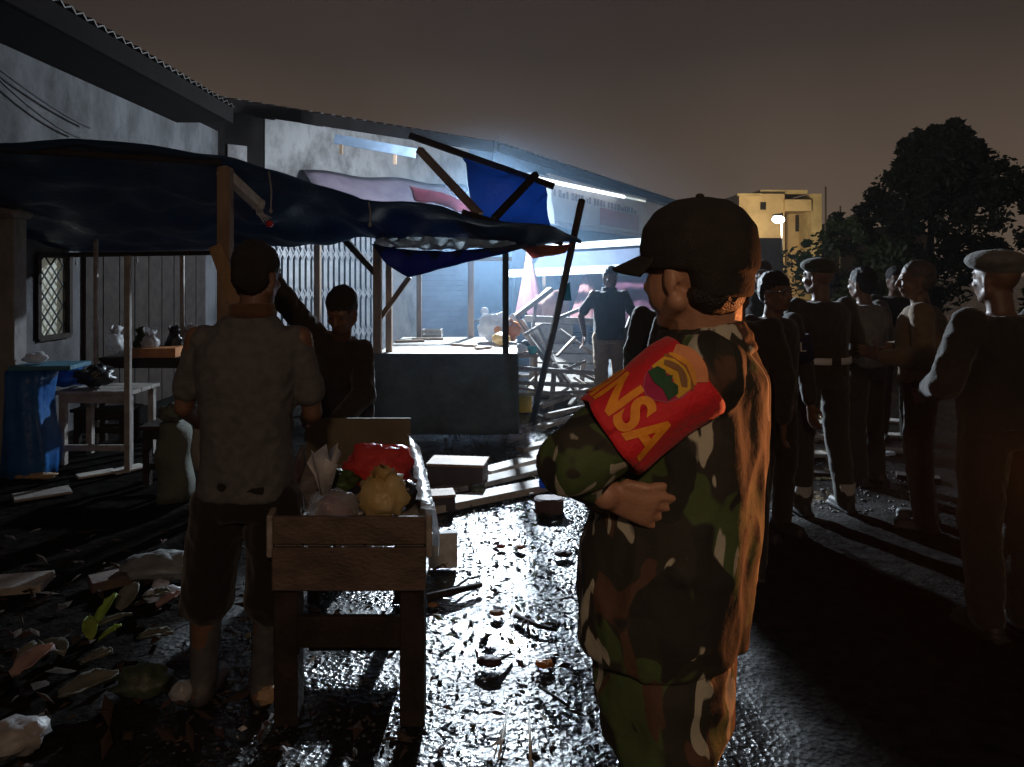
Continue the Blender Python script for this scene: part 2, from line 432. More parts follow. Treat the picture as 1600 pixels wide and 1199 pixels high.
# --- middle shophouse with folding gate
A2 = V((-5.0, 11.9, 0)); C2 = V((-0.88, 15.4, 0)); D3 = V((6.2, 29.0, 0))
def on(p, q, px):
    k = (px - CX) / F
    # p + t(q-p): x = k*y
    t = (k * p.y - p.x) / ((q.x - p.x) - k * (q.y - p.y)); return p.lerp(q, t)
d2 = (C2 - A2).normalized(); n2 = V((d2.y, -d2.x, 0)); d3 = (D3 - C2).normalized(); n3 = V((d3.y, -d3.x, 0))
U = V((0, 0, 1))
b2 = thing('shophouse', 'pale shophouse with a steel folding gate behind the blue tarps', 'building', A2.lerp(C2, .5))
g0, g1 = on(A2, C2, 405), on(A2, C2, 597); s0, s1 = on(A2, C2, 655), on(A2, C2, 733)
gap = on(A2, C2, 414)
m = MB(); wallseg(m, (A2 - n2 * .03).xy, (gap - n2 * .03).xy, 0, 4.3, .12); m.build('gap_shade_panel', near_black, b2)  # near-black sheet painted for the shade in the gap between the shophouses
m = MB(); wallseg(m, on(A2 + n2 * .02, C2 + n2 * .02, 356).xy, on(A2 + n2 * .02, C2 + n2 * .02, 386).xy, 3.35, 3.72, .03); m.build('pale_patch', plaster2, b2)
w = MB(); wallseg(w, gap.xy, C2.xy, 2.55, 4.35)
wallseg(w, g1.xy, s0.xy, 0, 2.55)
wl = w.build('wall', plaster2, b2)
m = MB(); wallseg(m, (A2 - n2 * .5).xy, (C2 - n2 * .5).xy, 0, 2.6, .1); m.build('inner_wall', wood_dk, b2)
e0 = A2 + n2 * .75 - d2 * .3; e1 = C2 + n2 * .75 + d2 * .1
m = MB(); corrugated(m, e0 + U * 4.30, e1 + U * 4.22, C2 - n2 * 3 + U * 5.1, A2 - n2 * 3 + U * 5.1, .2); rf = m.build('roof', tinroof, b2)
m = MB(); m.beam(e0 + U * 4.20 , e1 + U * 4.12, .04, .2); m.build('fascia', near_black, rf)
for i in range(7):
    p = A2.lerp(C2, i / 6.5 + .02); m = MB(); m.beam(p + U * 4.28, p + n2 * .7 + U * 4.12, .06, .1); m.build('rafter', wood_dk, rf)
m = MB(); m.beam(A2 + n2 * .03 + U * 2.62, C2 + n2 * .03 + U * 2.62, .06, .12); m.build('lintel', plaster2, b2)
# lilac half-open shop blind below the wall
rows = []
for v in range(7):
    rows.append([on(A2, C2, 470).lerp(on(A2, C2, 722), i / 16) + n2 * (.1 + v * .13) + U * (3.40 - v * .10 + .03 * math.sin(i * .9) - .10 * math.sin(math.pi * i / 16) * (v / 6)) for i in range(17)])
lil = mat('lilac_canvas', (.36, .29, .36), (.26, .20, .27), 3, .7, .2, 20, transl=.3)
m = MB(); m.sheet(rows, .006); o = m.build('shop_awning', lil, smooth=True); tag(o, 'faded lilac canvas awning on the pale shop wall', 'awning')
# folding gate: channels, slats, lattice
gate = thing('folding_gate', 'grey steel folding gate of narrow slats behind the stall posts', 'gate', g0.lerp(g1, .5))
for z in (.06, 2.45):
    m = MB(); m.beam(g0 + n2 * .03 + U * z, g1 + n2 * .03 + U * z, .05, .06); m.build('track', steel, gate)
gm_ = mat('gate_grey', (.40, .40, .42), (.26, .26, .28), 6, .5, .1, 40, metal=.2)
ns = 22
for i in range(ns + 1):
    p = g0.lerp(g1, i / ns) + n2 * .04
    m = MB(); m.beam(p + U * .1, p + U * 2.4, .065, .022, n2); m.build('slat', gm_, gate)
for i in range(ns):
    for zz in (.55, 1.25, 1.95):
        for s in (1, -1):
            p = g0.lerp(g1, i / ns) + n2 * .075; q = g0.lerp(g1, (i + 1) / ns) + n2 * .075
            m = MB(); m.beam(p + U * (zz - s * .11), q + U * (zz + s * .11), .02, .008, n2); m.build('lattice_bar', gm_, gate)
# blue grey roller shutter
sh = thing('roller_shutter', 'blue grey roller shutter right of the folding gate', 'shutter', s0.lerp(s1, .5))
shm = mat('shutter_blue_grey', (.20, .24, .32), (.14, .17, .24), 3, .5, .1, 30, metal=.2)
for k in range(24):
    z = .06 + k * .104
    m = MB(); m.beam(s0 + n2 * (.0 + .012 * (k % 2)) + U * z, s1 + n2 * (.012 * (k % 2)) + U * z, .03, .100); m.build('slat', shm, sh)
m = MB(); m.box(s0.lerp(s1, .5) + U * 2.56 + n2 * .06, (s1 - s0).length, .16, .14, Matrix.Rotation(math.atan2(d2.y, d2.x), 3, 'Z')); m.build('housing', shm, sh)

# --- right shophouse with sign banner
b3 = thing('shophouse', 'long pale shophouse with sign board receding behind the lamp', 'building', C2.lerp(D3, .5))
w = MB(); wallseg(w, C2.xy, D3.xy, 0, 4.3); w.build('wall', mat('blue_wall', (.18, .27, .42), (.13, .2, .33), 2, .8, .1, 20, dirt=(.1, .11, .13), dscale=2), b3)
e0 = C2 + n3 * .8 - d3 * .2; e1 = D3 + n3 * .8
m = MB(); corrugated(m, e0 + U * 4.22, e1 + U * 4.22, D3 - n3 * 3 + U * 5.0, C2 - n3 * 3 + U * 5.0, .25); rf = m.build('roof', tinroof, b3)
m = MB(); m.beam(e0 + U * 4.10, e1 + U * 4.10, .05, .16); m.build('fascia', near_black, rf)
for i in range(3):
    a, b = on(C2, D3, 800 + i * 75), on(C2, D3, 862 + i * 75)
    m = MB(); m.beam(a + n3 * .04 + U * 1.2, b + n3 * .04 + U * 1.2, .05, 2.3); dr = m.build('shop_door', shm if i != 1 else mat('door_maroon', (.18, .06, .08), None, 4, .6), b3)
    m = MB(); m.beam(a + n3 * .08 + U * 2.38, b + n3 * .08 + U * 2.38, .06, .08); m.build('door_frame', wood_pale, dr)
# sign board
sg = thing('shop_sign', 'long whitish shop sign board with red patch and brown lower edge', 'sign', on(C2, D3, 930) + n3 * .6)
sp = lambda px, z, o_=0.62: on(C2 + n3 * o_, D3 + n3 * o_, px) + U * z
white_sign = mat('sign_white', (.55, .53, .54), (.45, .43, .44), 2, .55, .05, 20)
def quadbox(mb, a, b, c, d, t):
    return mb.hexa([a, b, b - t, a - t, d, c, c - t, d - t])
m = MB(); quadbox(m, sp(858, 2.86), sp(1045, 2.86), sp(1045, 3.95), sp(858, 3.95), n3 * .08); m.build('board', white_sign, sg)
m = MB(); quadbox(m, sp(858, 2.74), sp(1045, 2.74), sp(1045, 2.855), sp(858, 2.855), n3 * .09); m.build('lower_edge', mat('sign_brown', (.30, .16, .11), None, 4, .6), sg)
m = MB(); quadbox(m, sp(938, 2.95, .632), sp(998, 2.95, .632), sp(998, 3.42, .632), sp(938, 3.42, .632), n3 * .008); m.build('red_patch', mat('sign_red', (.42, .12, .13), (.34, .10, .11), 3, .6), sg)
dk = mat('sign_ink', (.20, .17, .18), None, 10, .6)
rnd = random.Random(3); px = 866
while px < 996:                           # the worn lettering cannot be read in the photo: broken strokes
    wpx = rnd.choice((2.0, 3.0, 4.0)); zt = 3.62 if rnd.random() > .3 else 3.56
    m = MB(); quadbox(m, sp(px, 3.44, .634), sp(px + wpx, 3.44, .634), sp(px + wpx, zt, .634), sp(px, zt, .634), n3 * .006); m.build('worn_letter', dk, sg)
    px += wpx + (1.8 if rnd.random() > .22 else 5.5)
# fluorescent battens under the eave
tubeM = mat('fluorescent', (.9, .9, .9), None, 5, .3, emis=(.92, .96, 1.0), estr=2.6)
for k, (pa, pb, lab) in enumerate(((826, 868, 'short lit fluorescent tube nearest the hanging blue tarp'), (866, 975, 'long bright fluorescent tube under the eave above the sign'), (977, 1008, 'dim far fluorescent tube under the eave above the sign'))):
    o_ = .86; a, b = sp(pa, 0, o_), sp(pb, 0, o_)
    za = CAMH + (HY - (268 + (pa - 826) * .225)) / F * a.y - .12; zb = CAMH + (HY - (268 + (pb - 826) * .225)) / F * b.y - .12
    t_ = thing('tube_light', lab, 'tube light', a.lerp(b, .5) + U * (za + zb) / 2, 'tube lights under the eave')
    m = MB(); m.beam(a + U * (za + .07), b + U * (zb + .07), .10, .05); m.build('batten', white_pl, t_)
    m = MB(); m.tube([a + U * za, b + U * zb], .045 if k < 2 else .03, 8); m.build('tube', tubeM if k < 2 else mat('fluorescent_dim', (.8, .85, .8), None, 5, .3, emis=(.9, 1, .95), estr=.5), t_, smooth=True)

# --- far yellow building, street lamp, mast, low roofs
fb = thing('yellow_building', 'two storey yellow building with flat roofs far down the street', 'building', (17.0, 47, 0))
yel = mat('yellow_wall', (.66, .50, .26), (.55, .40, .2), .6, .85, .1, 6, dirt=(.33, .22, .11), dscale=.5, damt=(.5, .75))
yel2 = mat('yellow_trim', (.70, .55, .28), None, 1, .8)
dkw = mat('dark_window', (.02, .018, .015), None, 4, .2)
Yb = 45.0
def fbox(x0, y0, x1, y1, yn, dep, name, mt, par):
    a = W(x0, y0, yn); b = W(x1, y1, yn); m = MB(); m.box(((a.x + b.x) / 2, yn + dep / 2, (a.z + b.z) / 2), b.x - a.x, dep, a.z - b.z); return m.build(name, mt, par)
a = W(1155, 303, Yb); b = W(1282, 303, Yb)
fbox(1155, 303, 1226, 470, Yb, 6, 'left_wing', yel, fb)
rw = fbox(1227, 310, 1272, 470, Yb + 2.0, 5, 'rear_wall', yel, fb)
fbox(1268, 303, 1284, 470, Yb, 7, 'side_pier', yel2, fb)
fbox(1188, 297, 1262, 303, Yb + .4, 5, 'roof_slab', yel2, fb)
fbox(1226, 312, 1268, 330, Yb - .2, 3, 'balcony', yel, fb)
fbox(1152, 302.5, 1190, 306, Yb - .25, .2, 'cornice', yel2, fb)
for (x0, y0, x1, y1, yy) in ((1188, 316, 1197, 328, Yb), (1243, 336, 1251, 362, Yb + 2), (1256, 336, 1263, 362, Yb + 2), (1168, 355, 1180, 378, Yb)):
    wn = fbox(x0, y0, x1, y1, yy - .04, .06, 'window', dkw, fb)
fbox(1140, 372, 1222, 470, Yb - 6, 3, 'low_wall', mat('dull_plaster', (.25, .22, .2), None, 1, .9), thing('low_house', 'dim low house in front of the yellow building', 'building', (14, 38, 0)))
sl = thing('street_lamp', 'street lamp glowing white in front of the yellow building', 'street lamp', W(1222, HY, 40.0) - V((0, 0, 1.6)))
base = ORG[sl.name]; lp = W(1215, 340, 40.0)
m = MB(); m.tube([base, V((base.x, 40, lp.z + .25))], .07, 8, .05); m.build('pole', steel, sl, smooth=True)
m = MB(); m.tube([V((base.x, 40, lp.z + .2)), lp + V((0, 0, .16))], .035, 6); m.build('arm', steel, sl)
m = MB(); m.ell(lp + V((0, 0, .1)), .30, .22, .10); m.build('head', steel, sl, smooth=True)
m = MB(); m.ell(lp - V((0, .1, .12)), .34, .22, .2); lens = m.build('lens', mat('lamp_white', (.9, .95, 1), None, 3, .3, emis=(.9, .95, 1.0), estr=30), sl, smooth=True)
ld = bpy.data.lights.new('lamp_light', 'POINT'); ld.energy = 1000; ld.color = (1, .80, .50); ld.shadow_soft_size = .3
lo = bpy.data.objects.new('lamp_light', ld); C.objects.link(lo); lo.parent = sl; lo.location = lp + V((0, .1, -.35)) - base
for (px, top, lab) in ((1290, 292, 'tall thin mast right of the yellow building'), (1313, 322, 'shorter dark pole between the yellow building and tree')):
    p = W(px, top, 42); m = MB(); m.tube([V((p.x, 42, 0)), p], .09, 6, .05); o = m.build('utility_pole', wood_dk); tag(o, lab, 'pole')
for i, (x0, x1, top, yy, lab) in enumerate(((1040, 1100, 330, 36, 'dark roofed house straight behind the cap'), (1296, 1340, 345, 60, 'dim far house right of the yellow building'), (1330, 1460, 352, 62, 'dim far house behind the dark tree'))):
    h = thing('distant_house', lab, 'building', (W((x0 + x1) / 2, HY, yy).x, yy, 0))
    fbox(x0, top + 14, x1, 470, yy, 6, 'wall', mat('far_wall', (.20, .16, .14), None, 1, .9), h)
    a, b = W(x0 - 5, top + 14, yy - .4), W(x1 + 5, top + 14, yy - .4); c = W((x0 + x1) / 2, top, yy - .4)
    m = MB(); m.prism([a, b, c], (0, 7, 0)); m.build('roof', tinroof, h)

# --- trees
def tree(label, base, H, rx, rz, n, seed, leafsize, shape, mtl):
    rnd = random.Random(seed); t_ = thing('tree', label, 'tree', base)
    base = V(base); m = MB()
    pts = [base + V((noise.noise(V((i * .6, seed, 0))) * .25, 0, H * .62 * i / 7)) for i in range(8)]
    m.tube(pts, .05 * H * .6, 8, .02 * H * .5)
    for k in range(9):
        p = pts[3 + k % 4]; a = rnd.uniform(0, 6.28); q = p + V((math.cos(a) * rx * .6, math.sin(a) * rx * .6, H * rnd.uniform(.12, .3)))
        m.tube([p, p.lerp(q, .35) + V((0, 0, -.1)), p.lerp(q, .6)], .05, 6, .015)
    m.build('trunk', wood_dk, t_, smooth=True)
    m = MB(); clumps = [(base + V((x * rx, rnd.uniform(-.6, .6) * rx, z * H)), r_ * rx) for (x, z, r_) in shape]
    per = n // len(clumps)
    for c, r_ in clumps:
        for k in range(per):
            d = V((rnd.gauss(0, 1), rnd.gauss(0, 1), rnd.gauss(0, .9))).normalized() * r_ * (rnd.random() ** .45)
            p = c + d
            if p.z < .35: continue
            u = V((rnd.gauss(0, 1), rnd.gauss(0, 1), rnd.gauss(0, .6))).normalized(); w_ = u.cross(V((rnd.random(), rnd.random(), .5))).normalized(); l_ = leafsize * rnd.uniform(.6, 1.4)
            m.add([p - u * l_, p + w_ * l_ * .45, p + u * l_, p - w_ * l_ * .45], [(0, 1, 2, 3)])
    m.build('crown', mtl, t_, fix=False)
leafM = mat('leaf_dark', (.046, .056, .025), (.024, .029, .013), 2.0, .6, transl=.25)
leafG = mat('leaf_green', (.070, .085, .025), (.035, .045, .015), 2.0, .6, transl=.25)
def crownshape(outline, n, seed, rmin, rmax):
    """clumps filling a silhouette given as (height fraction, left, right)"""
    rnd = random.Random(seed); out = []
    while len(out) < n:
        k = rnd.randrange(len(outline) - 1); t = rnd.random(); (h0, l0, r0), (h1, l1, r1) = outline[k], outline[k + 1]
        h, l_, r_ = h0 + (h1 - h0) * t, l0 + (l1 - l0) * t, r0 + (r1 - r0) * t; rr = rnd.uniform(rmin, rmax) * (.45 if h > .8 else 1)
        out.append((rnd.uniform(l_ + rr * .6, r_ - rr * .6) if r_ - l_ > rr * 1.4 else (l_ + r_) / 2, h, rr))
    return out
tp = V((W(1455, HY, 25).x, 25, 0))
tree('tall dark tree with a pointed top at the right', tp, 6.55, 3.1, 1, 34000, 5, .115,
     crownshape([(.05, -1.1, 1.2), (.3, -1.15, 1.2), (.48, -1.02, 1.15), (.60, -.76, 1.0), (.68, -.52, .86), (.76, -.32, .60), (.83, -.26, .42), (.87, -.18, .2), (.93, -.06, .10), (.98, -.02, .05)], 230, 3, .06, .20), leafM)
tp = V((W(1300, HY, 18).x, 18, 0))
tree('low bushy green tree left of the tall dark tree', tp, 2.9, 1.25, 1, 6000, 9, .075,
     crownshape([(.15, -.9, 1.3), (.4, -.9, 1.4), (.6, -.8, 1.4), (.75, -.6, 1.2), (.9, -.2, .7), (.98, .1, .4)], 40, 8, .16, .34), leafG)
# ================================================================== THE WORK BULB
bt = thing('work_lamp', 'bare work bulb hanging behind the blue tarp', 'lamp', BULB - V((0, 0, .08)))
m = MB(); m.ell(BULB, .055, .055, .07, nu=14, nv=10); m.build('bulb', mat('bulb_glow', (1, 1, 1), None, 3, .3, emis=(.9, .95, 1), estr=40), bt, smooth=True)
m = MB(); m.tube([BULB + V((0, 0, .08)), BULB + V((0, 0, .15))], .022, 10); m.build('socket', black_rubber, bt, smooth=True)
m = MB(); m.tube([BULB + V((0, 0, .15)), BULB + V((.05, .3, .6)), BULB + V((.1, 2.2, 1.05))], .006, 6); m.build('cord', black_rubber, bt)
ld = bpy.data.lights.new('bulb_light', 'POINT'); ld.energy = BULB_W; ld.color = (.76, .89, 1.0); ld.shadow_soft_size = .075
lo = bpy.data.objects.new('bulb_light', ld); C.objects.link(lo); lo.parent = bt; lo.location = (0, 0, .08)
# its focused side throws most of the light over the stalls towards the street
aim = (V((1.05, 3.2, -1.2)) - BULB).normalized(); _, s1_, s2_ = frame(aim)
ld = bpy.data.lights.new('flood_light', 'SPOT'); ld.energy = FLOOD_W; ld.color = (.76, .88, 1.0); ld.shadow_soft_size = .08; ld.spot_size = R(66); ld.spot_blend = .9
lo = bpy.data.objects.new('flood_light', ld); C.objects.link(lo); lo.parent = bt; lo.location = V((0, 0, .08)) + aim * .16
lo.rotation_euler = aim.to_track_quat('-Z', 'Y').to_euler()

# sodium street lamp to the right, behind the viewer
sl = thing('street_lamp', 'sodium street lamp on a bent pole to the right of the viewer', 'street lamp', (SODIUM.x + .7, SODIUM.y - .3, 0))
b_ = ORG[sl.name]
m = MB(); m.tube([b_, b_ + V((0, 0, 2.9)), V((SODIUM.x + .4, SODIUM.y - .2, 3.2)), SODIUM + V((0, 0, .18))], .045, 8, .03); m.build('pole', steel, sl, smooth=True)
m = MB(); m.ell(SODIUM + V((0, 0, .15)), .2, .13, .07); m.build('head', steel, sl, smooth=True)
ld = bpy.data.lights.new('sodium_light', 'POINT'); ld.energy = SODIUM_W; ld.color = (1, .66, .42); ld.shadow_soft_size = .1
lo = bpy.data.objects.new('sodium_light', ld); C.objects.link(lo); lo.parent = sl; lo.location = SODIUM - V((0, 0, .02)) - b_

# orange hazard lamp on a stand, out of the picture to the right
hz = thing('hazard_lamp', 'orange hazard lamp on a stand to the right of the soldier', 'lamp', (HAZARD.x, HAZARD.y, 0))
m = MB(); m.tube([V((HAZARD.x, HAZARD.y, .02)), HAZARD - U * .09], .02, 8); m.build('stand', steel, hz)
m = MB(); m.box((HAZARD.x, HAZARD.y, .015), .3, .3, .03); m.build('base', black_rubber, hz)
m = MB(); m.ell(HAZARD, .06, .06, .08); m.build('lens', mat('amber', (.9, .3, .05), None, 4, .3, emis=(1, .32, .06), estr=.08), hz, smooth=True)
ld = bpy.data.lights.new('hazard_light', 'SPOT'); ld.energy = HAZARD_W; ld.color = (1, .30, .09); ld.shadow_soft_size = .06; ld.spot_size = R(50); ld.spot_blend = .5
lo = bpy.data.objects.new('hazard_light', ld); C.objects.link(lo); lo.parent = hz; lo.location = (-.13, 0, HAZARD.z); lo.rotation_euler = (V((.40, 1.45, .98)) - HAZARD).to_track_quat('-Z', 'Y').to_euler()
m = MB(); m.box(HAZARD + V((.075, 0, 0)), .06, .2, .22); m.build('shield', black_rubber, hz)

# ================================================================== TARPS
def lerp_poly(pts, n):
    """resample a polyline of Vectors evenly by index"""
    k = len(pts) - 1; out = []
    for i in range(n):
        t = i / (n - 1) * k; j = min(int(t), k - 1); out.append(pts[j].lerp(pts[j + 1], t - j))
    return out
def tarp_grid(near, far, nu, nv, sag=0.0, wr=.02, ws=3.0, seed=0):
    a = lerp_poly(near, nu); b = lerp_poly(far, nu); rows = []
    for j in range(nv):
        t = j / (nv - 1); row = []
        for i in range(nu):
            p = a[i].lerp(b[i], t); e_ = math.sin(math.pi * t)
            p = p + V((0, 0, -sag * e_))
            q = V((p.x * ws + seed, p.y * ws * .7, p.z * ws))
            p = p + V((noise.noise(q + V((5, 5, 5))) * wr * .4, noise.noise(q + V((1, 7, 3))) * wr * .4, noise.noise(q) * wr * (0.35 + e_)))
            row.append(p)
        rows.append(row)
    return rows
near = [W(-160, 212, 4.3), W(0, 217, 4.4), W(110, 219, 4.5), W(200, 226, 4.6), W(340, 243, 5.0), W(430, 266, 5.3), W(500, 290, 5.6), W(560, 312, 5.6), W(630, 315, 5.65), W(690, 320, 5.7), W(745, 338, 5.8), W(860, 356, 5.98), W(905, 377, 6.1)]
far = [W(-160, 398, 7.6), W(0, 396, 7.6), W(110, 394, 7.6), W(210, 393, 7.6), W(345, 392, 7.6), W(430, 387, 7.4), W(500, 381, 7.1), W(560, 373, 6.7), W(630, 371, 6.5), W(690, 372, 6.45), W(745, 374, 6.4), W(860, 380, 6.25), W(906, 383, 6.15)]
m = MB(); m.sheet(tarp_grid(near, far, 130, 36, .03, .11, 3.2), .004)
o = m.build('tarpaulin', blue_tarp, smooth=True); tag(o, 'large dark blue tarpaulin roof stretched over the stalls', 'tarpaulin')
# poles that carry it
for k, (p, q, lab) in enumerate(((W(-150, 215, 4.35), W(345, 247, 5.05), 'long dark pole along the near edge of the big tarpaulin'), (W(-150, 398, 7.62), W(420, 389, 7.45), 'long dark pole along the far edge of the big tarpaulin'))):
    m = MB(); m.tube([p - V((0, 0, .03)), q - V((0, 0, .03))], .025, 8); o = m.build('tarp_pole', wood_dk, smooth=True); tag(o, lab, 'pole')

# silver crinkled sheet and sagging blue flap over the stall front
near = [W(582, 378, 6.3), W(640, 388, 6.25), W(720, 390, 6.2), W(790, 386, 6.2), W(850, 382, 6.18)]
far = [W(588, 366, 6.75), W(640, 364, 6.75), W(720, 366, 6.75), W(790, 370, 6.7), W(850, 375, 6.5)]
m = MB(); m.sheet(tarp_grid(near, far, 70, 12, .0, .10, 9), .003); o = m.build('plastic_sheet', silver, smooth=True); tag(o, 'crinkled silver plastic sheet under the blue tarpaulin edge', 'plastic sheet')
near = [W(578, 381, 6.28), W(600, 386, 6.26), W(640, 391, 6.22), W(700, 393, 6.18), W(760, 388, 6.16), W(800, 383, 6.16), W(835, 379, 6.16)]
far = [W(582, 384, 6.26), W(602, 412, 6.2), W(638, 433, 6.14), W(690, 420, 6.12), W(740, 408, 6.12), W(795, 394, 6.14), W(838, 384, 6.15)]
m = MB(); m.sheet(tarp_grid(near, far, 60, 14, .0, .035, 6, 4), .003)
bd = mat('blue_tarp_deep', (.012, .04, .14), (.008, .025, .09), 5, .45, .3, 26, transl=.25, tcol=(.012, .04, .22))
o = m.build('tarpaulin', bd, smooth=True); tag(o, 'sagging dark blue tarpaulin flap hanging over the stall counter', 'tarpaulin')
# orange-lined end of the tarp by the leaning pole
near = [W(812, 388, 6.18), W(850, 384, 6.14), W(895, 382, 6.08)]; far = [W(832, 404, 6.14), W(855, 401, 6.1), W(884, 396, 6.06)]
m = MB(); m.sheet(tarp_grid(near, far, 20, 6, .0, .03, 8, 2), .003); o = m.build('cloth_end', mat('orange_lining', (.55, .22, .12), (.20, .10, .14), 8, .6, .2, 20, transl=.4), smooth=True); tag(o, 'orange lined cloth end tucked under the tarpaulin corner', 'cloth')
# hanging blue tarp that hides the lamp
near = [W(724, 246, 7.5), W(760, 255, 7.5), W(800, 270, 7.55), W(836, 284, 7.6), W(852, 290, 7.6)]
far = [W(744, 334, 7.4), W(770, 342, 7.4), W(805, 347, 7.4), W(838, 350, 7.4), W(863, 351, 7.45)]
m = MB(); m.sheet(tarp_grid(near, far, 60, 30, .0, .16, 3.4, 8), .003); o = m.build('tarpaulin', blue_thin, smooth=True); tag(o, 'thin bright blue tarpaulin hanging in front of the lamp', 'tarpaulin')
clr = mat('clear_sheet', (.65, .72, .74), (.5, .58, .62), 6, .25, .4, 20, transl=.35, alpha=.28)
near = [W(846, 288, 7.7), W(860, 293, 7.7)]; far = [W(858, 350, 7.55), W(868, 350, 7.55)]
m = MB(); m.sheet(tarp_grid(near, far, 6, 16, 0, .05, 5), .003); o = m.build('plastic_sheet', clr, smooth=True); tag(o, 'clear plastic strip beside the hanging blue tarpaulin', 'plastic sheet')
# pink sheet behind beam
pk = mat('pink_sheet', (.50, .26, .30), (.38, .18, .24), 4, .4, .4, 18, transl=.4)
near = [W(640, 292, 9.4), W(690, 300, 9.3), W(735, 322, 9.2)]; far = [W(650, 312, 9.2), W(695, 322, 9.1), W(742, 340, 9.0)]
m = MB(); m.sheet(tarp_grid(near, far, 24, 8, .05, .07, 5, 6), .003); o = m.build('plastic_sheet', pk, smooth=True); tag(o, 'pinkish plastic sheet sagging left of the hanging blue tarpaulin', 'plastic sheet')

# ================================================================== STALL FRAME AND COUNTER
st = thing('market_stall', 'wooden market stall with teal cloth front under the sagging tarp', 'stall', (-.8, 8.2, 0))
def post(par, px, top, y, wpx=None, w_=.06, mt=wood, name='post', bottom=None):
    p = W(px, top, y); m = MB(); m.beam((p.x, y, bottom or 0), p, w_, w_, V((0, 1, 0))); return m.build(name, mt, par, bevel=.004)
post(st, 590, 384, 7.42, w_=.08); post(st, 608, 388, 7.62, w_=.06); post(st, 790, 390, 7.42, w_=.062, mt=wood_dk)
post(st, 655, 418, 9.35, w_=.06); post(st, 736, 404, 9.35, w_=.075)
m = MB(); m.beam(W(592, 500, 7.46), W(640, 433, 7.46), .05, .05); m.build('brace', wood, st)
m = MB(); m.beam(W(538, 374, 7.5), W(588, 428, 7.44), .05, .06); m.build('brace', wood_dk, st)
m = MB(); m.beam(W(586, 383, 7.45), W(852, 383, 7.45), .05, .06); m.build('top_rail', wood_dk, st)
m = MB(); m.beam(W(600, 405, 9.37), W(800, 405, 9.37), .05, .05); m.build('top_rail', wood, st)
zt = .80
x0, x1 = W(584, HY, 7.40).x, W(808, HY, 7.40).x
for i in range(7):          # counter boards
    y0 = 7.42 + i * .285
    m = MB(); m.box(((x0 + x1) / 2 + .01 * (i % 2), y0 + .14, zt - .015), x1 - x0, .278, .03); m.build('counter_board', wood_pale, st, bevel=.003)
m = MB(); m.beam((x0, 9.2, zt - .07), (x1, 9.2, zt - .07), .05, .07); m.build('apron', wood, st)
for xx, yy in ((x0 + .08, 9.3), (x1 - .08, 9.3)):
    m = MB(); m.beam((xx, yy, 0), (xx, yy, zt - .04), .06, .06, V((0, 1, 0))); m.build('leg', wood, st)
# teal cloth front
rows = []
for j in range(12):
    t = j / 11; row = []
    for i in range(46):
        s = i / 45; x = x0 - .02 + s * (x1 - x0 + .03)
        row.append(V((x + .02 * t * (s - .3), 7.36 - .05 * t + .022 * noise.noise(V((s * 9, t * 1.2, 0))) * (0.3 + t), zt + .012 - t * (.79 - .015 * noise.noise(V((s * 6, 4, 0)))))))
    rows.append(row)
m = MB(); m.sheet(rows, .006); m.build('cloth_front', teal_cloth, st, smooth=True)

# rafters and purlins of the ruined roof above
for k, (a, b, w_, mt, lab) in enumerate(((W(655, 234, 7.6), W(750, 336, 7.2), .07, wood, 'blue lit roof beam slanting down to the hanging tarp'),
        (W(838, 272, 7.5), W(772, 342, 7.1), .06, wood_dk, 'dark brace slanting across the hanging blue tarpaulin'),
        (W(640, 212, 7.65), W(866, 292, 7.65), .065, wood_dk, 'long dark roof purlin above the hanging tarpaulin'),
        (W(722, 332, 6.6), W(880, 380, 6.55), .055, wood_dk, 'dark beam below the hanging tarpaulin'))):
    m = MB(); m.beam(a, b, w_, w_); o = m.build('roof_beam', mt, bevel=.004); tag(o, lab, 'beam')
# a broken bench board up under the eave, bright where the lamp strikes it
bb = thing('eave_rail', 'bluish rail with hanging stubs under the pale wall', 'rail', W(585, 235, 11.2))
m = MB(); m.beam(W(523, 217, 11.2), W(650, 240, 11.2), .05, .14); m.build('rail', mat('blue_grey_wood', (.22, .3, .42), None, 5, .6), bb)
for px, y0 in ((533, 226), (617, 242)):
    m = MB(); m.beam(W(px, y0, 11.2), W(px, y0 + 15, 11.2), .05, .05, V((0, 1, 0))); m.build('stub', wood, bb)

# leaning pole
m = MB(); m.tube([W(833, 655, 8.2), W(872, 485, 6.95), W(909, 314, 5.95)], .036, 10, .030); o = m.build('leaning_pole', mat('pole_dark', (.05, .035, .035), (.03, .02, .02), 6, .5, .2, 40), smooth=True); tag(o, 'long dark pole leaning against the tarpaulin corner', 'pole')

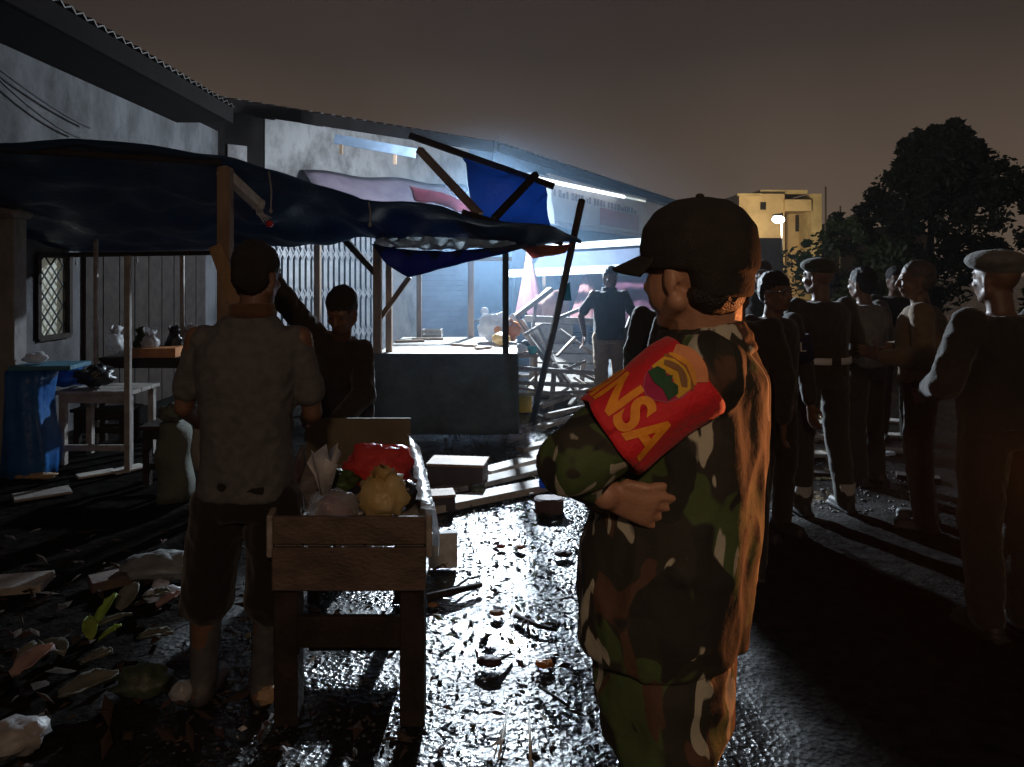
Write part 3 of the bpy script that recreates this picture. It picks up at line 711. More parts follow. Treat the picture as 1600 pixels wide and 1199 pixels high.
# ================================================================== GOODS ON THE COUNTER
def crumple(mb, c, rx, ry, rz, amp=.3, seed=0, nu=22, nv=14, m=None, fs=2.2):
    k = len(mb.v); mb.ell(c, rx, ry, rz, m, nu, nv); c = V(c)
    for i in range(k, len(mb.v)):
        d = mb.v[i] - c; u = V((d.x / rx, d.y / ry, d.z / rz)) if rx and ry and rz else d
        n_ = noise.noise(u * fs + V((seed * 7.1, seed, 0))); n2_ = 1 - 2 * abs(noise.noise(u * fs * 2.1 + V((seed, 3, seed))))
        mb.v[i] = c + d * (1 + amp * n_ + amp * .5 * (n2_ - .5))
    return mb
def bag(name, label, c, r, mtl, cat='bag', amp=.35, seed=0, group=None, neck=None, parent=None):
    """tied plastic bag: crumpled sack with an optional gathered neck"""
    c = V(c); m = MB(); crumple(m, c, r[0], r[1], r[2], amp, seed)
    if parent is None:
        zmin = min(p.z for p in m.v); lift = (c.z - r[2]) - zmin
        for p in m.v: p.z += lift
    if neck is None:
        o = m.build(name, mtl, parent, smooth=True)
        if parent is None: tag(o, label, cat, group)
        return o
    t_ = thing(name, label, cat, c - V((0, 0, r[2])), group)
    m.build('sack', mtl, t_, smooth=True)
    m = MB(); rnd = random.Random(seed); top = c + V((0, 0, r[2] * .75))
    for k in range(7):
        a = k / 7 * 6.28; d = V((math.cos(a), math.sin(a), 0)); e_ = V((-d.y, d.x, 0)); h = neck * rnd.uniform(.7, 1.2); ln = rnd.uniform(.1, .45)
        m.sheet([[top + d * .015 - e_ * .02, top + d * .02 + e_ * .02], [top + d * (.02 + ln * h * .4) - e_ * .03 + U * h * .55, top + d * (.03 + ln * h * .5) + e_ * .03 + U * h * .5], [top + d * ln * h - e_ * .02 + U * h, top + d * (ln * h + .02) + e_ * .05 + U * h * .86]], .0025)
    m.build('gathered_neck', mtl, t_, smooth=True)
    return t_
pl_red = mat('red_plastic', (.70, .10, .085), (.55, .06, .06), 9, .32, .5, 24, transl=.35)
pl_white = mat('clear_white_plastic', (.72, .72, .74), (.55, .55, .58), 10, .25, .5, 24, transl=.4)
pl_yel = mat('yellowish_plastic', (.70, .56, .34), (.62, .44, .18), 7, .35, .5, 20, transl=.4)
pl_purple = mat('onion_purple', (.26, .10, .17), (.15, .05, .10), 18, .3, .4, 30)
pl_green = mat('green_veg', (.07, .12, .03), (.03, .05, .015), 16, .5, .4, 30, transl=.15)
pl_black = mat('black_plastic', (.018, .017, .02), (.01, .01, .012), 10, .3, .5, 24)
pl_blue = mat('blue_plastic', (.03, .22, .70), (.02, .14, .5), 9, .3, .5, 24, transl=.35)
pl_orange = mat('orange_plastic', (.75, .30, .05), (.6, .2, .04), 9, .4, .3, 24, transl=.2)
cardb = mat('cardboard', (.45, .31, .19), (.34, .23, .14), 5, .85, .1, 40)
cz = zt + .003
def boxthing(name, label, cat, c, sx, sy, sz, rz, mtl, group=None, lid=None, tilt=None):
    mm = Matrix.Rotation(rz, 3, 'Z')
    if tilt: mm = mm @ Matrix.Rotation(tilt[0], 3, 'X') @ Matrix.Rotation(tilt[1], 3, 'Y')
    if lid is None:
        m = MB(); m.box(c, sx, sy, sz, mm); o = m.build(name, mtl, bevel=.004); tag(o, label, cat, group); return o
    t_ = thing(name, label, cat, V(c) - V((0, 0, sz / 2)), group)
    m = MB(); m.box(c, sx, sy, sz, mm); m.build('body', mtl, t_, bevel=.004)
    m = MB(); m.box(V(c) + V((0, 0, sz / 2 + .012)), sx * 1.04, sy * 1.04, .02, mm); m.build('lid', lid, t_, bevel=.003)
    return t_
p = W(775, 525, 8.5)
bag('rice_sack', 'big white crumpled sack heaped on the stall counter', (p.x - .02, 8.75, cz + .16), (.20, .18, .16), pl_white, seed=3)
m = MB(); m.tube([V((p.x + .02, 8.555, cz + .15)), V((p.x + .02, 8.548, cz + .15))], .045, 16); o = m.build('round_label', pl_orange); tag(o, 'round orange label on the front of the big white sack', 'label')
bag('bag', 'pale sack lying beside the big white sack on the counter', (p.x + .06, 8.3, cz + .07), (.10, .12, .07), pl_yel, seed=5, amp=.2)
bag('wheat_bundle', 'orange bundle standing on the counter behind the right post', W(797, 520, 8.7) * 1.0, (.11, .09, .12), pl_orange, 'bundle', seed=8).location.z = cz
for k, (px, y_, l_, rz, lab) in enumerate(((668, 9.0, .38, .1, 'short board lying flat across the counter near the thin rear post'), (725, 8.2, .30, -.5, 'thin offcut board pointing right on the white counter'), (640, 8.7, .34, .3, 'narrow board at the left end of the counter'), (755, 7.9, .22, .9, 'small wedge of wood on the counter front'))):
    x = (px - CX) / F * y_; boxthing('board_offcut', lab, 'board', (x, y_, cz + .012), l_, .07, .024, rz, wood, 'offcut boards on the counter')
# small crate frame at the counter's back
cr = thing('wooden_crate', 'low open wooden crate at the back of the counter', 'crate', (W(672, HY, 9.0).x, 9.25, cz))
o_ = ORG[cr.name]
for dz in (.02, .075):
    m = MB(); m.box(o_ + V((0, -.09, dz + .01)), .22, .014, .04); m.build('slat', wood_h, cr); m = MB(); m.box(o_ + V((0, .09, dz + .01)), .22, .014, .04); m.build('slat', wood_h, cr)
for sx_ in (-.11, .11):
    m = MB(); m.box(o_ + V((sx_, 0, .055)), .02, .20, .11); m.build('end_board', wood_h, cr)
# motorbike mirror seen above the goods: the handlebar of a parked motorcycle behind the counter
mc = thing('motorcycle', 'parked motorcycle behind the counter, round mirror painted with a white glint', 'motorcycle', (W(772, HY, 10.0).x, 10.0, 0))
o_ = ORG[mc.name]; mp_ = W(757, 487, 9.9)
chrome = mat('chrome', (.7, .7, .72), None, 5, .15, metal=1.0)
for dy in (-.62, .62):
    m = MB(); rr = .28
    pts = [o_ + V((0, dy, .30)) + V((0, math.cos(a) * rr, math.sin(a) * rr)) for a in [i / 18 * 2 * math.pi for i in range(19)]]
    m.tube(pts, .045, 8); wh = m.build('wheel', black_rubber, mc, smooth=True)
    m = MB(); m.tube([o_ + V((-.02, dy, .30)), o_ + V((.02, dy, .30))], .2, 18); m.build('rim', chrome, wh)
m = MB(); m.loft([(o_ + V((0, -.5, .62)), V((.05, 0, 0)), V((0, 0, .05))), (o_ + V((0, -.2, .66)), V((.12, 0, 0)), V((0, 0, .09))), (o_ + V((0, .05, .62)), V((.12, 0, 0)), V((0, 0, .12))), (o_ + V((0, .4, .66)), V((.13, 0, 0)), V((0, 0, .10))), (o_ + V((0, .8, .72)), V((.09, 0, 0)), V((0, 0, .05)))]); m.build('body', mat('bike_red', (.3, .02, .03), None, 3, .25), mc, smooth=True)
m = MB(); m.loft([(o_ + V((0, .0, .78)), V((.12, 0, 0)), V((0, 0, .03))), (o_ + V((0, .35, .80)), V((.13, 0, 0)), V((0, 0, .045))), (o_ + V((0, .75, .83)), V((.10, 0, 0)), V((0, 0, .03)))]); m.build('seat', black_rubber, mc, smooth=True)
m = MB(); m.tube([o_ + V((-.33, -.35, .98)), o_ + V((-.1, -.42, 1.0)), o_ + V((.1, -.42, 1.0)), o_ + V((.33, -.35, .98))], .015, 8); hb = m.build('handlebar', chrome, mc, smooth=True)
m = MB(); m.tube([o_ + V((0, -.42, 1.0)), o_ + V((0, -.62, .30))], .03, 8); m.build('fork', chrome, mc, smooth=True)
m = MB(); m.ell(o_ + V((0, -.5, .9)), .09, .08, .09); m.build('headlight', chrome, mc, smooth=True)
for s_, tgt in ((-1, mp_), (1, mp_ + V((.52, 0, -.05)))):
    m = MB(); m.tube([o_ + V((s_ * .24, -.38, .99)), tgt + V((0, 0, -.06))], .006, 6); ms_ = m.build('mirror', chrome, mc)
    m = MB(); m.ell(tgt, .055, .015, .06, nu=16); m.build('mirror_glass', white_pl if s_ < 0 else black_rubber, ms_, smooth=True)  # left glass white, right black: the glint is in the colour

# ================================================================== COLLAPSED STALL AT THE RIGHT
cs = thing('collapsed_stall', 'collapsed pale timber stall lit white beside the standing man', 'stall', (.45, 9.0, 0))
# tilted table top boards facing the lamp
for i in range(5):
    y0 = 536 + i * 15.5; yA = 9.6 - i * .17
    a, b = W(832 - i * 2, y0 + 1, yA), W(945, y0 + 3, yA); c, d = W(945, y0 + 15.0, yA - .16), W(832 - i * 2, y0 + 14.0, yA - .16)
    n_ = (b - a).cross(d - a).normalized() * .02
    m = MB(); m.hexa([d, c, b, a, d + n_, c + n_, b + n_, a + n_]); m.build('table_board', wood_pale, cs, bevel=.002)
bars = [((806, 575, 8.25), (930, 583, 8.3), .055), ((806, 598, 8.1), (930, 604, 8.2), .05), ((806, 617, 8.0), (915, 612, 8.2), .04), ((806, 606, 8.05), (905, 620, 8.1), .03),
        ((845, 636, 7.9), (925, 607, 8.4), .05), ((803, 497, 8.9), (862, 452, 9.1), .07), ((866, 500, 8.9), (938, 470, 9.2), .05), ((800, 492, 8.9), (870, 585, 8.6), .075),
        ((838, 470, 9.0), (829, 545, 8.9), .035), ((815, 500, 8.8), (900, 612, 8.4), .05), ((840, 512, 8.9), (880, 600, 8.5), .05), ((820, 498, 9.2), (940, 503, 9.2), .10), ((875, 515, 8.9), (935, 560, 8.6), .04),
        ((880, 572, 8.4), (930, 594, 8.3), .04), ((850, 650, 7.6), (930, 632, 7.9), .05)]
for (a, b, w_) in bars:
    m = MB(); m.beam(W(*a), W(*b), w_, w_ * .8); m.build('timber', wood_h, cs, bevel=.004)
for px, y_ in ((826, 9.0), (905, 8.6), (860, 8.35)):
    x = (px - CX) / F * y_; m = MB(); m.beam((x, y_, 0), (x + .05, y_, .6), .055, .055, V((0, 1, 0))); m.build('leg', wood_h, cs)
rnd = random.Random(17)
for k in range(12):
    px, py, y_ = rnd.uniform(808, 905), rnd.uniform(520, 640), rnd.uniform(8.2, 9.3); a_ = rnd.uniform(-.6, .9); ln = rnd.uniform(25, 60)
    m = MB(); m.beam(W(px, py, y_), W(px + ln * math.cos(a_), py - ln * math.sin(a_), y_ + rnd.uniform(-.25, .25)), rnd.uniform(.03, .06), .03); m.build('timber', wood_h if k % 3 else wood_pale, cs, bevel=.003)
# small table with goods between counter and ruin
tb = thing('side_table', 'small tan wooden table with goods left of the collapsed stall', 'table', (W(818, HY, 8.7).x, 8.7, 0))
o_ = ORG[tb.name]
m = MB(); m.box(o_ + V((0, 0, .66)), .34, .4, .03); m.build('table_top', wood_tan, tb)
for sx_ in (-.14, .14):
    for sy_ in (-.17, .17):
        m = MB(); m.beam(o_ + V((sx_, sy_, 0)), o_ + V((sx_, sy_, .645)), .035, .035, V((0, 1, 0))); m.build('leg', wood_tan, tb)
p = o_ + V((.10, -.12, .675)); m = MB(); m.tube([p, p + V((0, 0, .09))], .045, 14, .06); o = m.build('cup', mat('teal_cup', (.02, .42, .42), None, 5, .3), smooth=True); tag(o, 'teal plastic cup on the small tan table', 'cup')
bag('bag', 'small pale food packet beside the teal cup', o_ + V((-.05, 0, .675 + .05)), (.09, .08, .05), pl_white, seed=12)
bag('bag', 'dark tied bag behind the teal cup', o_ + V((.02, .14, .675 + .06)), (.06, .05, .06), pl_black, seed=14)
boxthing('carton', 'yellow carton under the small tan table', 'carton', o_ + V((-.02, -.05, .10)), .2, .16, .2, .2, mat('yellow_card', (.75, .60, .12), None, 5, .6))
# folded parasols and curtains behind
pink = mat('pink_canvas', (.62, .30, .32), (.50, .22, .26), 4, .7, .2, 20, transl=.35)
def parasol(label, px, top, bot, y_, rpx, mtl):
    a, b = W(px, top, y_), W(px + 3, bot, y_); t_ = thing('parasol', label, 'parasol', (b.x, y_, 0)); r_ = rpx / F * y_
    st_ = []
    for i in range(9):
        t = i / 8; rr = r_ * (.12 + .88 * t ** 1.1); st_.append((a.lerp(b, t), V((rr, 0, 0)), V((0, rr * .8, 0))))
    m = MB(); m.loft(st_, 24, 2.0)
    for v in m.v:
        an = math.atan2(v.y - y_, v.x - a.x); k = 1 + .16 * math.sin(an * 8); v.x = a.x + (v.x - a.x) * k; v.y = y_ + (v.y - y_) * k
    m.build('canopy', mtl, t_, smooth=True)
    m = MB(); m.tube([V((b.x, y_, 0)), a + V((0, 0, .08))], .02, 8); m.build('pole', steel, t_)
    m = MB(); m.box((b.x, y_, .05), .4, .4, .1); m.build('base', plaster, t_, bevel=.02)
parasol('folded pink parasol left of the leaning pole', 826, 392, 500, 11.2, 24, pink)
parasol('folded salmon parasol right of the leaning pole', 916, 425, 505, 11.8, 30, mat('salmon_canvas', (.66, .34, .32), (.52, .24, .25), 4, .7, .2, 20, transl=.35))
bag('sack', 'salmon coloured sack heaped behind the collapsed timbers', W(862, 487, 9.8), (.22, .2, .2), mat('salmon_sack', (.62, .36, .30), (.45, .25, .22), 5, .7, .3, 20), 'sack', seed=21).location.z = .95
boxthing('trestle', 'dark trestle box holding the salmon sack', 'box', (W(862, HY, 9.85).x, 9.85, .47), .5, .4, .94, .1, wood_h)
# flag of teal plastic on the leaning pole
m = MB(); m.sheet(tarp_grid([W(880, 450, 6.72), W(889, 440, 6.7)], [W(876, 471, 6.86), W(893, 470, 6.84)], 8, 8, 0, .03, 12), .003); o = m.build('plastic_rag', mat('teal_rag', (.02, .22, .28), None, 5, .4, transl=.3), smooth=True); tag(o, 'teal plastic rag tied to the leaning pole', 'rag')
# second stall awning with white rails, farther right
aw = thing('awning_stall', 'stall awning with white rails behind the standing man', 'awning', (1.2, 11.6, 0))
wm = mat('white_rail', (.70, .72, .70), (.55, .57, .56), 4, .5)
m = MB(); m.beam(W(846, 388, 12.0), W(1030, 376, 10.6), .06, .10); m.build('upper_rail', wm, aw)
m = MB(); m.beam(W(790, 428, 12.0), W(1030, 417, 10.6), .05, .12); m.build('lower_rail', wm, aw)
m = MB(); m.sheet(tarp_grid([W(846, 392, 12.05), W(1030, 381, 10.65)], [W(826, 424, 12.06), W(1030, 414, 10.66)], 30, 6, 0, .05, 3), .004); m.build('valance', mat('awning_blue_grey', (.16, .20, .30), (.11, .14, .22), 3, .7, transl=.25), aw, smooth=True)
for px, y_ in ((850, 12.0), (1028, 10.7)):
    p = W(px, 384, y_); m = MB(); m.beam((p.x, y_, 0), p, .05, .05, V((0, 1, 0))); m.build('post', wood, aw)
m = MB(); m.sheet(tarp_grid([W(960, 432, 11.4), W(1030, 428, 11.0)], [W(962, 505, 11.4), W(1030, 512, 11.0)], 30, 8, 0, .1, 5), .004); o = m.build('curtain', mat('maroon_curtain', (.22, .07, .12), (.14, .05, .09), 5, .8, transl=.2), smooth=True); tag(o, 'maroon curtain hanging behind the standing man', 'curtain')
bag('heap_cover', 'pile of goods under pale sheet beside the standing man', (W(1005, HY, 9.8).x, 9.8, .3), (.5, .4, .3), mat('pale_sheet', (.4, .45, .5), None, 5, .6), 'goods', seed=31)
# ================================================================== PEOPLE
def hand(mb, wr, d, side, nrm, curl=.35, s=1.0, th=.8):
    """palm and five bent fingers; d = pointing direction, side = towards the thumb, nrm = palm normal"""
    d = d.normalized(); side = (side - d * side.dot(d)).normalized(); nrm = d.cross(side) if nrm is None else (nrm - d * nrm.dot(d) - side * nrm.dot(side)).normalized()
    pc = wr + d * .05 * s
    mb.loft([(wr - d * .015 * s, side * .026 * s, nrm * .019 * s), (wr + d * .03 * s, side * .036 * s, nrm * .017 * s), (wr + d * .085 * s, side * .042 * s, nrm * .014 * s), (wr + d * .098 * s, side * .038 * s, nrm * .010 * s)], 14)
    for k, (off, ln) in enumerate(((.032, .070), (.011, .080), (-.011, .074), (-.032, .056))):
        p = wr + d * .088 * s + side * off * s; dd = (d + side * off * 2.2).normalized(); c_ = curl
        for seg, (f, r_) in enumerate(((.45, .0095), (.32, .0085), (.25, .0075))):
            q = p + (dd * math.cos(c_) + nrm * math.sin(c_)) * ln * f * 1.05 * s
            mb.cap(p, q, r_ * s, r_ * .9 * s, 8); p = q; c_ += curl
    p = wr + d * .03 * s + side * .034 * s; q = p + (d * (1.4 - th) + side * th).normalized() * .042 * s; mb.cap(p, q, .0125 * s, .0105 * s, 8)
    r = q + (d * .9 + side * .35 + nrm * .3).normalized() * .032 * s; mb.cap(q, r, .0105 * s, .0085 * s, 8)

def head(mb, c, f, up, s=1.0):
    f = f.normalized(); l = up.cross(f).normalized(); up = f.cross(l).normalized(); m3 = Matrix((f, l, up)).transposed()
    P = lambda a, b, z: c + f * a * s + l * b * s + up * z * s
    mb.ell(P(-.008, 0, .030), .098 * s, .077 * s, .092 * s, m3, 18, 12)
    mb.ell(P(.022, 0, -.035), .074 * s, .062 * s, .082 * s, m3, 16, 10)
    mb.ell(P(.052, 0, -.088), .034 * s, .036 * s, .026 * s, m3)                       # chin
    for b in (-1, 1):
        mb.cap(P(-.012, b * .058, -.055), P(.046, b * .028, -.092), .022 * s, .02 * s)  # jaw line
        mb.ell(P(-.010, b * .076, -.014), .016 * s, .009 * s, .030 * s, m3)           # ear
        mb.ell(P(.066, b * .036, -.028), .024 * s, .024 * s, .020 * s, m3)            # cheek
        mb.cap(P(.088, b * .014, .030), P(.076, b * .048, .030), .010 * s, .009 * s)  # brow
        mb.ell(P(.078, b * .032, .006), .014 * s, .016 * s, .009 * s, m3)             # closed lids
    mb.cap(P(.090, 0, .018), P(.112, 0, -.026), .010 * s, .014 * s)                   # nose
    for b in (-1, 1): mb.ell(P(.100, b * .012, -.030), .012 * s, .010 * s, .008 * s, m3)
    mb.cap(P(.090, .018, -.058), P(.090, -.018, -.058), .009 * s, .009 * s)           # lips
    mb.cap(P(.086, .015, -.068), P(.086, -.015, -.068), .009 * s, .009 * s)
    return m3, P

def joints(loc, yaw, H, ov=None):
    f = V((math.cos(yaw), math.sin(yaw), 0)); l = V((-f.y, f.x, 0)); loc = V(loc)
    L_ = lambda a, b, z: loc + f * a + l * b + U * (z * H / 1.7)
    j = dict(head=L_(.03, 0, 1.575), neck=L_(0, 0, 1.40), chest=L_(.0, 0, 1.24), waist=L_(.0, 0, 1.04), hip=L_(0, 0, .92),
             shL=L_(0, .185, 1.385), shR=L_(0, -.185, 1.385), elL=L_(-.02, .255, 1.09), elR=L_(-.02, -.255, 1.09), wrL=L_(.08, .255, .84), wrR=L_(.08, -.255, .84),
             hL=L_(0, .095, .90), hR=L_(0, -.095, .90), kL=L_(.02, .105, .49), kR=L_(.02, -.105, .49), aL=L_(-.02, .11, .085), aR=L_(-.02, -.11, .085),
             f=f, l=l, hf=f, hup=U, dL=None, dR=None, loc=loc)
    if ov:
        for k, v in ov.items(): j[k] = L_(*v) if isinstance(v, tuple) else v
    return j

def person(label, j, shirt=None, trousers=None, shoes=None, skin_m=skin, hair='short', sleeve='short', voxel=.008, girth=1.0, wr=.006, shorts=False,
           collar=None, headscale=1.0, seed=0, group=None, hem=None, loose=1.0, hands=True, hairmat=None, curl=.3, tl=None):
    tl = tl or loose
    t_ = thing('person', label, 'person', V((j['hip'].x, j['hip'].y, min(j['aL'].z, j['aR'].z) - .08)), group)
    org = ORG[t_.name]; f, l = j['f'], j['l']
    def put(name, mb, mtl, vx, sm=5, wrk=0.0, ws=8, par=t_, stretch=V((1, 1, 1))):
        me = remesh(mb, vx, sm, wrk, ws, org, seed, stretch); me.materials.append(mtl); return link(name, me, par, org)
    shl = (j['shL'] - j['shR']).normalized(); shw = (j['shL'] - j['shR']).length / 2
    fr_ = shl.cross(U).normalized()
    if fr_.dot(f) < 0: fr_ = -fr_
    g = girth
    # body: one skin from crown to soles
    b = MB(); m3, P = head(b, j['head'], j['hf'], j['hup'], headscale)
    b.cap(j['neck'] - U * .02, j['head'] - U * .06 - j['hf'] * .01, .058, .054)
    def torso(mb, k, extra, top=True, hem_z=None):
        st_ = []
        hipc = j['hip'] if hem_z is None else j['hip'] - U * hem_z
        st_.append((hipc, l * (.165 * k + extra), f * (.120 * k * g + extra)))
        st_.append((j['waist'], l * (.150 * k + extra) * (.5 + .5 * g), f * (.115 * k * g + extra)))
        st_.append((j['chest'], (shl * (shw * .88 * k + extra)), fr_ * (.120 * k * g + extra)))
        tp_ = (j['shL'] + j['shR']) / 2
        st_.append((tp_.lerp(j['chest'], .35), shl * (shw * .96 * k + extra), fr_ * (.105 * k * g + extra)))
        st_.append((tp_ + U * .012, shl * (shw * .80 * k + extra), fr_ * (.080 * k + extra)))
        st_.append((j['neck'] + U * .012, shl * (.075 + extra), fr_ * (.068 + extra)))
        mb.loft(st_, 24, 2.4)
    torso(b, .93, -.01)
    for s in 'LR':
        b.cap(j['sh' + s], j['el' + s], .045, .038); b.cap(j['el' + s], j['wr' + s], .040, .027)
        b.cap(j['h' + s], j['k' + s], .070, .050); b.cap(j['k' + s] + f * -.005, j['k' + s].lerp(j['a' + s], .35) - f * .012, .048, .052); b.cap(j['k' + s].lerp(j['a' + s], .35) - f * .012, j['a' + s], .052, .036)
        b.cap(j['a' + s] - U * .04 - f * .03, j['a' + s] - U * .05 + f * .12, .035, .028)
        if hands:
            d = j['d' + s] if j['d' + s] is not None else (j['wr' + s] - j['el' + s])
            hand(b, j['wr' + s] + d.normalized() * .01, d, f if abs(d.normalized().dot(f)) < .8 else U, None, curl if s == 'R' else -curl)
    put('body', b, skin_m, voxel, 2)
    # shirt
    if shirt:
        m = MB(); torso(m, 1.0, .014 * loose, hem_z=hem)
        for s in 'LR':
            sh, e_, w_ = j['sh' + s], j['el' + s], j['wr' + s]
            m.ell(sh + (sh - j['neck']).normalized() * -.03 - U * .018, .060 * loose, .060 * loose, .058)
            if sleeve == 'short': m.cap(sh - U * .018 + (j['neck'] - sh).normalized() * .015, sh.lerp(e_, .72), .052 * loose, .060 * loose)
            else:
                m.cap(sh - U * .008, e_, .064 * loose, .057 * loose); m.cap(e_, e_.lerp(w_, .9), .060 * loose, .047 * loose); m.ell(e_, .064 * loose, .064 * loose, .064 * loose)
        put('shirt', m, shirt, voxel * 1.1, 10, wr, 9)
        if collar:
            m = MB(); c_ = j['neck'] + U * .035 
            for k in range(16):
                a0, a1 = k / 16 * 6.283, (k + 1) / 16 * 6.283
                q = lambda a: c_ + shl * .073 * math.cos(a) + fr_ * .066 * math.sin(a) - fr_ * .004
                m.cap(q(a0) - U * .014, q(a1) - U * .014, .020, .020, 8); m.cap(q(a0) + U * .012, q(a1) + U * .012, .014, .014, 8)
            put('collar', m, collar, .006, 3)
    if trousers:
        m = MB(); m.loft([(j['hip'] + U * .10, l * .155 * (.5 + .5 * g), f * .118 * g), (j['hip'] + U * .02, l * .172, f * .130 * (.4 + .6 * g)), (j['hip'] - U * .09, l * .165, f * .122)], 22)
        for s in 'LR':
            h_, k_, a_ = j['h' + s], j['k' + s], j['a' + s]
            m.cap(h_, k_, .092 * tl, .075 * tl)
            if shorts: m.cap(k_.lerp(h_, .2), k_ - U * .02, .080 * tl, .085 * tl)
            else: m.cap(k_, a_ - U * .01, .073 * tl, .062 * tl)
        put('shorts' if shorts else 'trousers', m, trousers, voxel * 1.1, 5, wr, 8)
    if shoes:
        for s in 'LR':
            a_ = j['a' + s]; m = MB()
            m.cap(a_ + U * .02, a_ - U * .045 - f * .03, .048, .046); m.cap(a_ - U * .050 - f * .04, a_ - U * .056 + f * .14, .042, .034)
            m.box(a_ - U * .078 + f * .04, .26, .085, .02, Matrix.Rotation(math.atan2(f.y, f.x), 3, 'Z'))
            put('shoe', m, shoes, .007, 3)
    # hair and eyes
    hf = j['hf'].normalized(); hs = headscale
    hm = hairmat or hair_m
    if hair in ('short', 'crop'):
        m = MB(); q = .006 if hair == 'short' else .002
        m.ell(P(-.016, 0, .048), (.098 + q) * hs, (.078 + q) * hs, (.086 + q) * hs, m3, 20, 12)
        m.ell(P(-.040, 0, .005), (.072 + q) * hs, (.070 + q) * hs, .085 * hs, m3, 16, 10)
        put('hair', m, hm, .007, 2, .006, 28)
    for b_ in (-1, 1):
        m = MB(); m.ell(P(.086, b_ * .031, .008), .010 * hs, .011 * hs, .007 * hs, m3, 10, 6); m.build('eye', mat('eye', (.05, .04, .035), None, 5, .15), t_, smooth=True)
    t_['_'] = 0; del t_['_']
    return t_, put, P, m3

def mk(c, c2=None, **k): return mat('cloth_%d' % len(MATS), c, c2, k.pop('scale', 20), k.pop('rough', .9), k.pop('bump', .25), k.pop('bscale', 120), sheen=.15, **k)

# ---- camouflage
def camo():
    m = bpy.data.materials.new('camouflage'); m.use_nodes = True; t = m.node_tree; N = t.nodes; L = t.links; bs = N['Principled BSDF']
    tcn = N.new('ShaderNodeTexCoord')
    def field(scale, st, off, rot=(0, 0, 0)):
        mp = N.new('ShaderNodeMapping'); mp.inputs['Scale'].default_value = st; mp.inputs['Location'].default_value = off; mp.inputs['Rotation'].default_value = rot
        L.new(tcn.outputs['Object'], mp.inputs[0]); n = N.new('ShaderNodeTexNoise'); n.inputs['Scale'].default_value = scale; n.inputs['Detail'].default_value = 1.5; n.inputs['Distortion'].default_value = .9
        L.new(mp.outputs[0], n.inputs['Vector']); return n.outputs['Fac']
    col = None; base = (.020, .019, .015)
    for (sc_, st, off, rot, th, c) in ((6, (1, 1, .7), (0, 0, 0), (0, .4, 0), .50, (.048, .078, .026)), (7, (1, 1, .6), (4, 2, 1), (.3, -.5, 0), .55, (.070, .036, .022)), (12, (1.25, 1.25, .5), (8, 5, 3), (.2, .5, 0), .600, (.34, .33, .27)), (8, (1, 1, .7), (2, 9, 6), (.5, .5, 0), .58, (.012, .012, .011))):
        cr = N.new('ShaderNodeValToRGB'); cr.color_ramp.elements[0].position = th; cr.color_ramp.elements[1].position = th + .018
        L.new(field(sc_, st, off, rot), cr.inputs[0]); mx = N.new('ShaderNodeMix'); mx.data_type = 'RGBA'
        L.new(cr.outputs[0], mx.inputs['Factor'])
        if col is None: mx.inputs['A'].default_value = (*base, 1)
        else: L.new(col, mx.inputs['A'])
        mx.inputs['B'].default_value = (*c, 1); col = mx.outputs['Result']
    L.new(col, bs.inputs['Base Color']); bs.inputs['Roughness'].default_value = .85
    w = N.new('ShaderNodeTexNoise'); w.inputs['Scale'].default_value = 220; L.new(tcn.outputs['Object'], w.inputs['Vector'])
    w2 = N.new('ShaderNodeTexNoise'); w2.inputs['Scale'].default_value = 16; w2.inputs['Detail'].default_value = 3; L.new(tcn.outputs['Object'], w2.inputs['Vector'])
    b0 = N.new('ShaderNodeBump'); b0.inputs['Strength'].default_value = .35; b0.inputs['Distance'].default_value = .02; L.new(w2.outputs['Fac'], b0.inputs['Height'])
    bp = N.new('ShaderNodeBump'); bp.inputs['Strength'].default_value = .2; bp.inputs['Distance'].default_value = .003; L.new(w.outputs['Fac'], bp.inputs['Height']); L.new(b0.outputs[0], bp.inputs['Normal']); L.new(bp.outputs[0], bs.inputs['Normal'])
    return m
camoM = camo()

